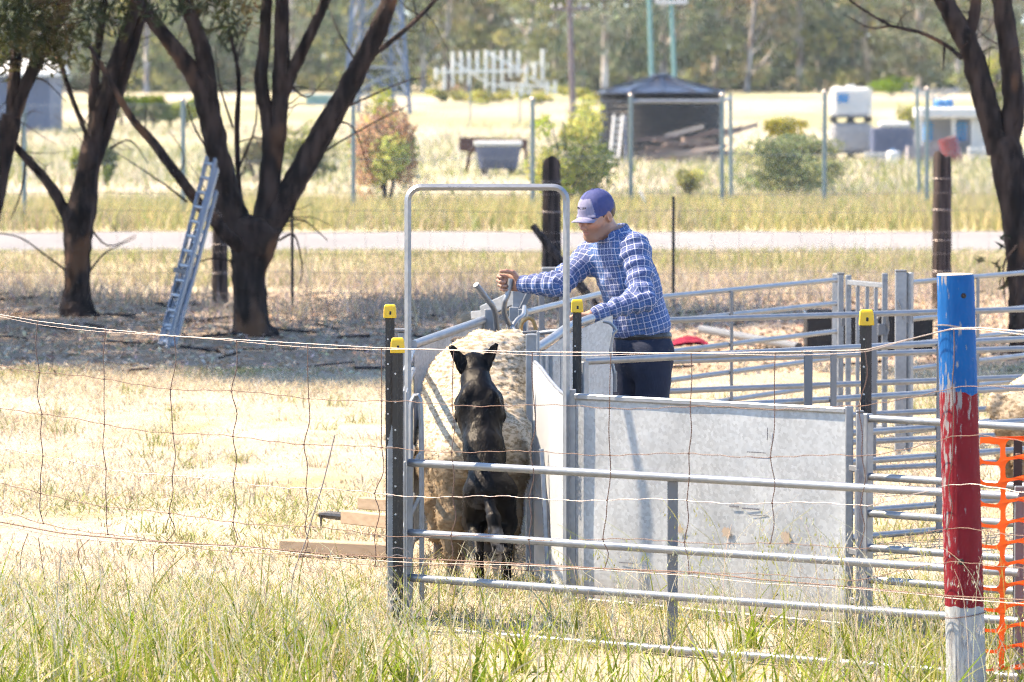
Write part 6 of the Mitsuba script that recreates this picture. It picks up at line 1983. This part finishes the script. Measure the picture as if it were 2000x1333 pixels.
def row(px, k):
    top = np.interp(px, [-200, 0, 75, 200, 345, 605, 745, 1043, 1350, 1515, 1690, 1860, 1905, 2050], [598, 615, 628, 643, 657, 672, 680, 688, 690, 688, 684, 642, 640, 652])
    gaps = np.interp(px, [-200, 75, 340, 745, 1043, 1350, 1690, 2050], [92, 98, 102, 106, 106, 107, 112, 116])
    return top + gaps * [0, 1.0, 1.86, 2.70, 3.44, 4.0][k] + (0 if k == 0 else 3 * math.sin(px * .021 + k))


def wpt(px, k): return at(px, row(px, k), Ywire(px) - .01)


xsw = np.arange(-230, 2100, 18.0)
for k in range(6):
    P = np.array([wpt(px, k) for px in xsw])
    if k: P[:, 2] += 0.0025 * np.sin(xsw * .11 + k * 2)
    obj('top_wire' if k == 0 else 'line_wire', tube(P, 0.0021 if k == 0 else 0.0016, 6, cap=False), paleware if k in (0, 3) else rustywire, wf)
P = np.array([at(px, row(px, 0) + 4 + 3 * math.sin(px * .013), Ywire(px) + .01) for px in xsw])
obj('barb_wire', tube(P, 0.0014, 6, cap=False), paleware, wf)
rwf = np.random.default_rng(77)
knots = []
for px in cols_px:
    x_ = px
    pts = []
    kmax = 6 if px < 1400 else 5
    for k in range(kmax):
        q = wpt(x_ + (k * -2.5 if px > 250 else k * 2) + rwf.normal(0, 4 if k else 2), k)
        pts.append(q)
        if k:
            knots.append(boxm(q, (.010, .006, .006), rz=rwf.uniform(-.4, .4), bevel=.0015))
        if k < kmax - 1:
            nq = wpt(x_, k + 1); pts.append(q * .5 + nq * .5 + [rwf.normal(0, .006), 0, rwf.normal(0, .006)])
    obj('stay_wire', tube(spline(pts, 3), 0.0019, 6, cap=False), rustywire, wf)
obj('knots', join(knots), rustywire, wf, kind='stuff')
low = thing('wire_fence', 'sagging doubled bottom wire with bent stays low in the grass', 'wire fence')
lows = [(-200, 1000), (0, 1020), (120, 1042), (300, 1058), (480, 1068), (640, 1083), (780, 1090), (990, 1100), (1200, 1112), (1360, 1118), (1480, 1132), (1640, 1145), (1860, 1165), (2060, 1175)]
lx, ly = zip(*lows)
for o, r in ((0, .0028), (5, .002)):
    obj('line_wire', tube(np.array([at(px, np.interp(px, lx, ly) + o * (1 + .6 * math.sin(px * .01)), Ywire(px) - .03 + o * .004) for px in xsw]), r, 6, cap=False), paleware if o else rustywire, low)
for a in ([(55, 1042), (42, 1080), (38, 1140), (28, 1195)], [(175, 1053), (152, 1082), (168, 1140), (168, 1230)], [(322, 1067), (300, 1085), (302, 1150), (298, 1230)], [(75, 1050), (82, 1100), (90, 1150)]):
    obj('bent_stay', tube(spline([at(x, y, Ywire(x) - .05) for x, y in a], 4), 0.0018, 6, cap=False), rustywire, low)
for o in (0, 14): obj('tie_wire', tube(np.array([at(x, y, 20.7) for x, y in ((765, 1072 + o), (776, 1070 + o), (792, 1074 + o), (800, 1080 + o))]), .002, 5), paleware, low)
obj('slack_wire', tube(spline([at(x, y, Ywire(x) - .04) for x, y in ((654, 850), (632, 940), (610, 1012), (596, 1060), (574, 1118), (568, 1165))], 5), .0024, 6, cap=False), paleware, low)
obj('tie_wire', tube(np.array([[c_hi[0] + (rt_ + .004) * math.cos(a), Yp + (rt_ + .004) * math.sin(a), float(at(1870, 637, Yp)[2]) + .006 * math.sin(a * 2)] for a in np.linspace(-3.14, 3.14, 25)]), .003, 5, cap=False), paleware, wf)
obj('tie_wire', tube(np.array([[gzz(1886, Yp, .3)[0] + (rt_ * 1.06 + .003) * math.cos(a), Yp + (rt_ * 1.06 + .003) * math.sin(a), z2 - .035 + .012 * math.cos(a)] for a in np.linspace(-3.14, 3.14, 25)]), .002, 5, cap=False), rustywire, low)

# ---- orange barrier mesh
om = mat('orange_plastic', {'type': 'principledthin', 'base_color': rgb(0.70, 0.10, 0.02), 'roughness': 0.4, 'diff_trans': 0.55, 'spec_trans': 0.0, 'eta': 1.45})
ob = thing('barrier_mesh', 'orange plastic barrier mesh hanging right of the painted post', 'barrier mesh')
Wm, Hm, px_, pz_ = 0.92, 0.84, 0.109, 0.079
holes = []
for a in range(9):
    for b in range(11):
        cx, cz = -.012 + px_ * (a + .5), .02 + pz_ * (b + .5)
        holes.append(sbox(cx - .0435, cz - .033, cx + .0435, cz + .033).buffer(-.02).buffer(.02))
sh_ = sbox(0, .02, Wm, Hm + .06).difference(shapely.union_all(holes))
sh_ = sh_ if sh_.geom_type == 'Polygon' else max(sh_.geoms, key=lambda g: g.area)
tri = trimesh.creation.triangulate_polygon(sh_.segmentize(.03), engine='earcut')
v2, f2 = np.array(tri[0]), np.array(tri[1])
o0 = gzz(1912, 19.15, 0.0)
dx = unit([1.0, .42, 0])
wave = 0.008 * np.sin(v2[:, 0] * 21 + v2[:, 1] * 4) + .01 * np.sin(v2[:, 1] * 17)
v3 = o0 + v2[:, :1] * dx + np.c_[0 * v2[:, :1], wave, v2[:, 1] - .012 * np.sin(v2[:, 0] * 28)]
obj('mesh', (v3, f2), om, ob, smooth=True)
dk = thing('steel_picket', 'bare dark steel picket behind the orange barrier mesh', 'steel picket')
q = gr0(1986, 19.62)
obj('shaft', join([bar(q + [0, 0, -.1], q + [0, 0, .86], .034, .007, bevel=.001), bar(q + [0, .016, -.1], q + [0, .016, .86], .007, .03, bevel=.001)]), blacksteel, dk)
obj('top_tie', boxm(q + [0, -.01, .80], (.02, .02, .012), bevel=.003), rustywire, dk)

# ---- tall foreground grass
rq = np.random.default_rng(91)


def fpos(n, y0, y1, xpow=None):
    Y = rq.uniform(y0, y1, n); half = Y * .103 + 1.1
    X = rq.uniform(-1, 1, n) * half
    return np.stack([X, Y, gz(X, Y)], -1)


def dens(p):
    """Clumped density, thin to the right."""
    base = patch(p, 2.4, 1.9, 51, .40, .66)
    return base * np.interp(p[:, 0], [-2.3, -.9, -.3, .2, .6, 1.5, 2.3], [1, .85, .5, .35, .6, .55, .6])


GR = [np.array(c) for c in ((0.20, 0.29, 0.03), (0.31, 0.38, 0.05), (0.44, 0.44, 0.12), (0.60, 0.54, 0.34), (0.70, 0.66, 0.50))]


def gcol(n, w, rng=rq):
    k = rng.choice(5, n, p=w)
    return jit(np.array(GR)[k], n, rng, .18, .06)


# low thick green growth
p = fpos(19500, 16.4, 20.6); k = dens(p); pr = 0.10 + .9 * k
p, k = p[rq.uniform(0, 1, len(p)) < pr], k[rq.uniform(0, 1, len(p)) < 2][:0]
k = dens(p)
fade = 1 - .45 * ss(19.4, 20.6, p[:, 1])
grass('foreground_grass', 'thick green and straw grass along the foot of the wire fence', p, rq.uniform(.07, .25, len(p)) * (.55 + .65 * k) * fade, rq.uniform(.005, .011, len(p)), rq.uniform(.15, 1.3, len(p)), gcol(len(p), [.20, .26, .20, .20, .14]), seg=4, rng=rq)
# broad bright leaves in clumps
q = fpos(210, 17.0, 20.9); q = q[rq.uniform(0, 1, len(q)) < .25 + .75 * dens(q)]
cn = rq.integers(8, 26, len(q)); pp = np.repeat(q, cn, 0) + np.c_[rq.normal(0, .045, (cn.sum(), 2)), np.zeros(cn.sum())]
grass('broad_grass', 'clumps of broad bright green grass leaves at the fence', pp, rq.uniform(.10, .34, len(pp)) * (1.05 - .3 * ss(19.5, 21, pp[:, 1])), rq.uniform(.009, .017, len(pp)), rq.uniform(.2, 1.3, len(pp)), gcol(len(pp), [.42, .34, .14, .06, .04]), seg=6, rng=rq)
# taller blades
p = fpos(5600, 18.2, 21.4); k = dens(p); p = p[rq.uniform(0, 1, len(p)) < .15 + .7 * k]
hmul = np.interp(p[:, 0], [-2.3, -.3, .2, 1.0, 2.2], [1, 1.0, .75, .8, .8])
grass('tall_grass', 'tall bending grass blades rising before the yard rails', p, rq.uniform(.16, .42, len(p)) * hmul, rq.uniform(.005, .011, len(p)), rq.uniform(.1, .9, len(p)), gcol(len(p), [.14, .20, .22, .24, .20]), seg=5, rng=rq)
# bleached short growth between fence and yards
p = fpos(34000, 20.2, 22.6); k = patch(p, 2.2, 1.6, 53, .35, .6)
p = p[rq.uniform(0, 1, len(p)) < .2 + .8 * k]
grass('bleached_grass', 'short bleached grass around the posts of the race', p, rq.uniform(.03, .12, len(p)), rq.uniform(.003, .006, len(p)), rq.uniform(.2, 1.6, len(p)), gcol(len(p), [.05, .16, .19, .30, .30]), seg=3, rng=rq)


# wild oat stems with drooping spikelets
def oats(n, y0, y1, hr, x0, x1, rng):
    st, sp_, cs, cp_ = [], [], [], []
    for i in range(n):
        Y = rng.uniform(y0, y1); X = rng.uniform(x0, x1) * (Y * .103)
        h = rng.uniform(*hr); a = rng.uniform(0, 6.28) if rng.uniform() < .4 else rng.normal(3.1, .7); L = h * rng.uniform(.12, .55)
        b = np.array([X, Y, float(gz(X, Y))]); dd = np.array([math.cos(a), math.sin(a), 0])
        P = spline([b, b + dd * L * .12 + [0, 0, h * .45], b + dd * L * .45 + [0, 0, h * .82], b + dd * L + [0, 0, h]], 4)
        m = tube(P, np.linspace(.0015, .0007, len(P)), 3, cap=False)
        g = rng.uniform() < .45
        col = jit((GR[2] if g else GR[4])[None], 1, rng)[0]
        st.append(m); cs.append(np.repeat(col[None], len(m[0]), 0))
        for s_ in range(rng.integers(6, 15)):
            t = rng.uniform(.62, 1); q = P[min(int(t * (len(P) - 1)), len(P) - 1)]
            e = q + np.array([rng.normal(0, .016), rng.normal(0, .016), -rng.uniform(.008, .03)])
            L2 = rng.uniform(.012, .022)
            w = unit(rng.normal(size=3)) * .0028
            v = np.array([e, e + w + [0, 0, -L2 * .45], e + [rng.normal(0, .004), 0, -L2], e - w + [0, 0, -L2 * .45]])
            sp_.append((v, np.array([[0, 1, 2], [0, 2, 3]])))
            hair = np.array([q, e, e + [.0007, .0007, 0]])
            sp_.append((hair, np.array([[0, 1, 2]])))
            c2 = jit((GR[2] if g else GR[4])[None] * 1.1, 1, rng)[0]
            cp_ += [np.repeat(c2[None], 4, 0), np.repeat(c2[None], 3, 0)]
    return join(st + sp_), np.vstack(cs + cp_)


parts_, cols_ = [], []
for a in ((330, 18.4, 20.6, (.20, .46), -1.05, -.15), (60, 18.4, 20.2, (.2, .42), -.2, .15), (120, 18.4, 20.2, (.22, .45), .1, 1.05), (75, 18.5, 19.8, (.42, .74), .25, .95), (34, 20.8, 21.6, (.12, .30), -.15, .35)):
    m, c = oats(*a, rq); parts_.append(m); cols_.append(c)
tag(obj('wild_oats', join(parts_), grassm, color=np.vstack(cols_)), 'wild oat stems with drooping seed heads before the rails', 'wild oats', kind='stuff')

# ---- thin air haze
scene['haze_air'] = {'type': 'homogeneous', 'albedo': rgb(0.95, 0.95, 0.95), 'sigma_t': rgb(0.00008, 0.000095, 0.000115)}
scene['camera']['medium'] = {'type': 'ref', 'id': 'haze_air'}
scene['haze'] = {'type': 'cube', 'to_world': T().translate([0, 1250, 14]).scale([1600, 1330, 17]), 'bsdf': {'type': 'null'}, 'interior': {'type': 'ref', 'id': 'haze_air'}}
tag('haze', 'thin dry air haze over the paddocks', kind='stuff')
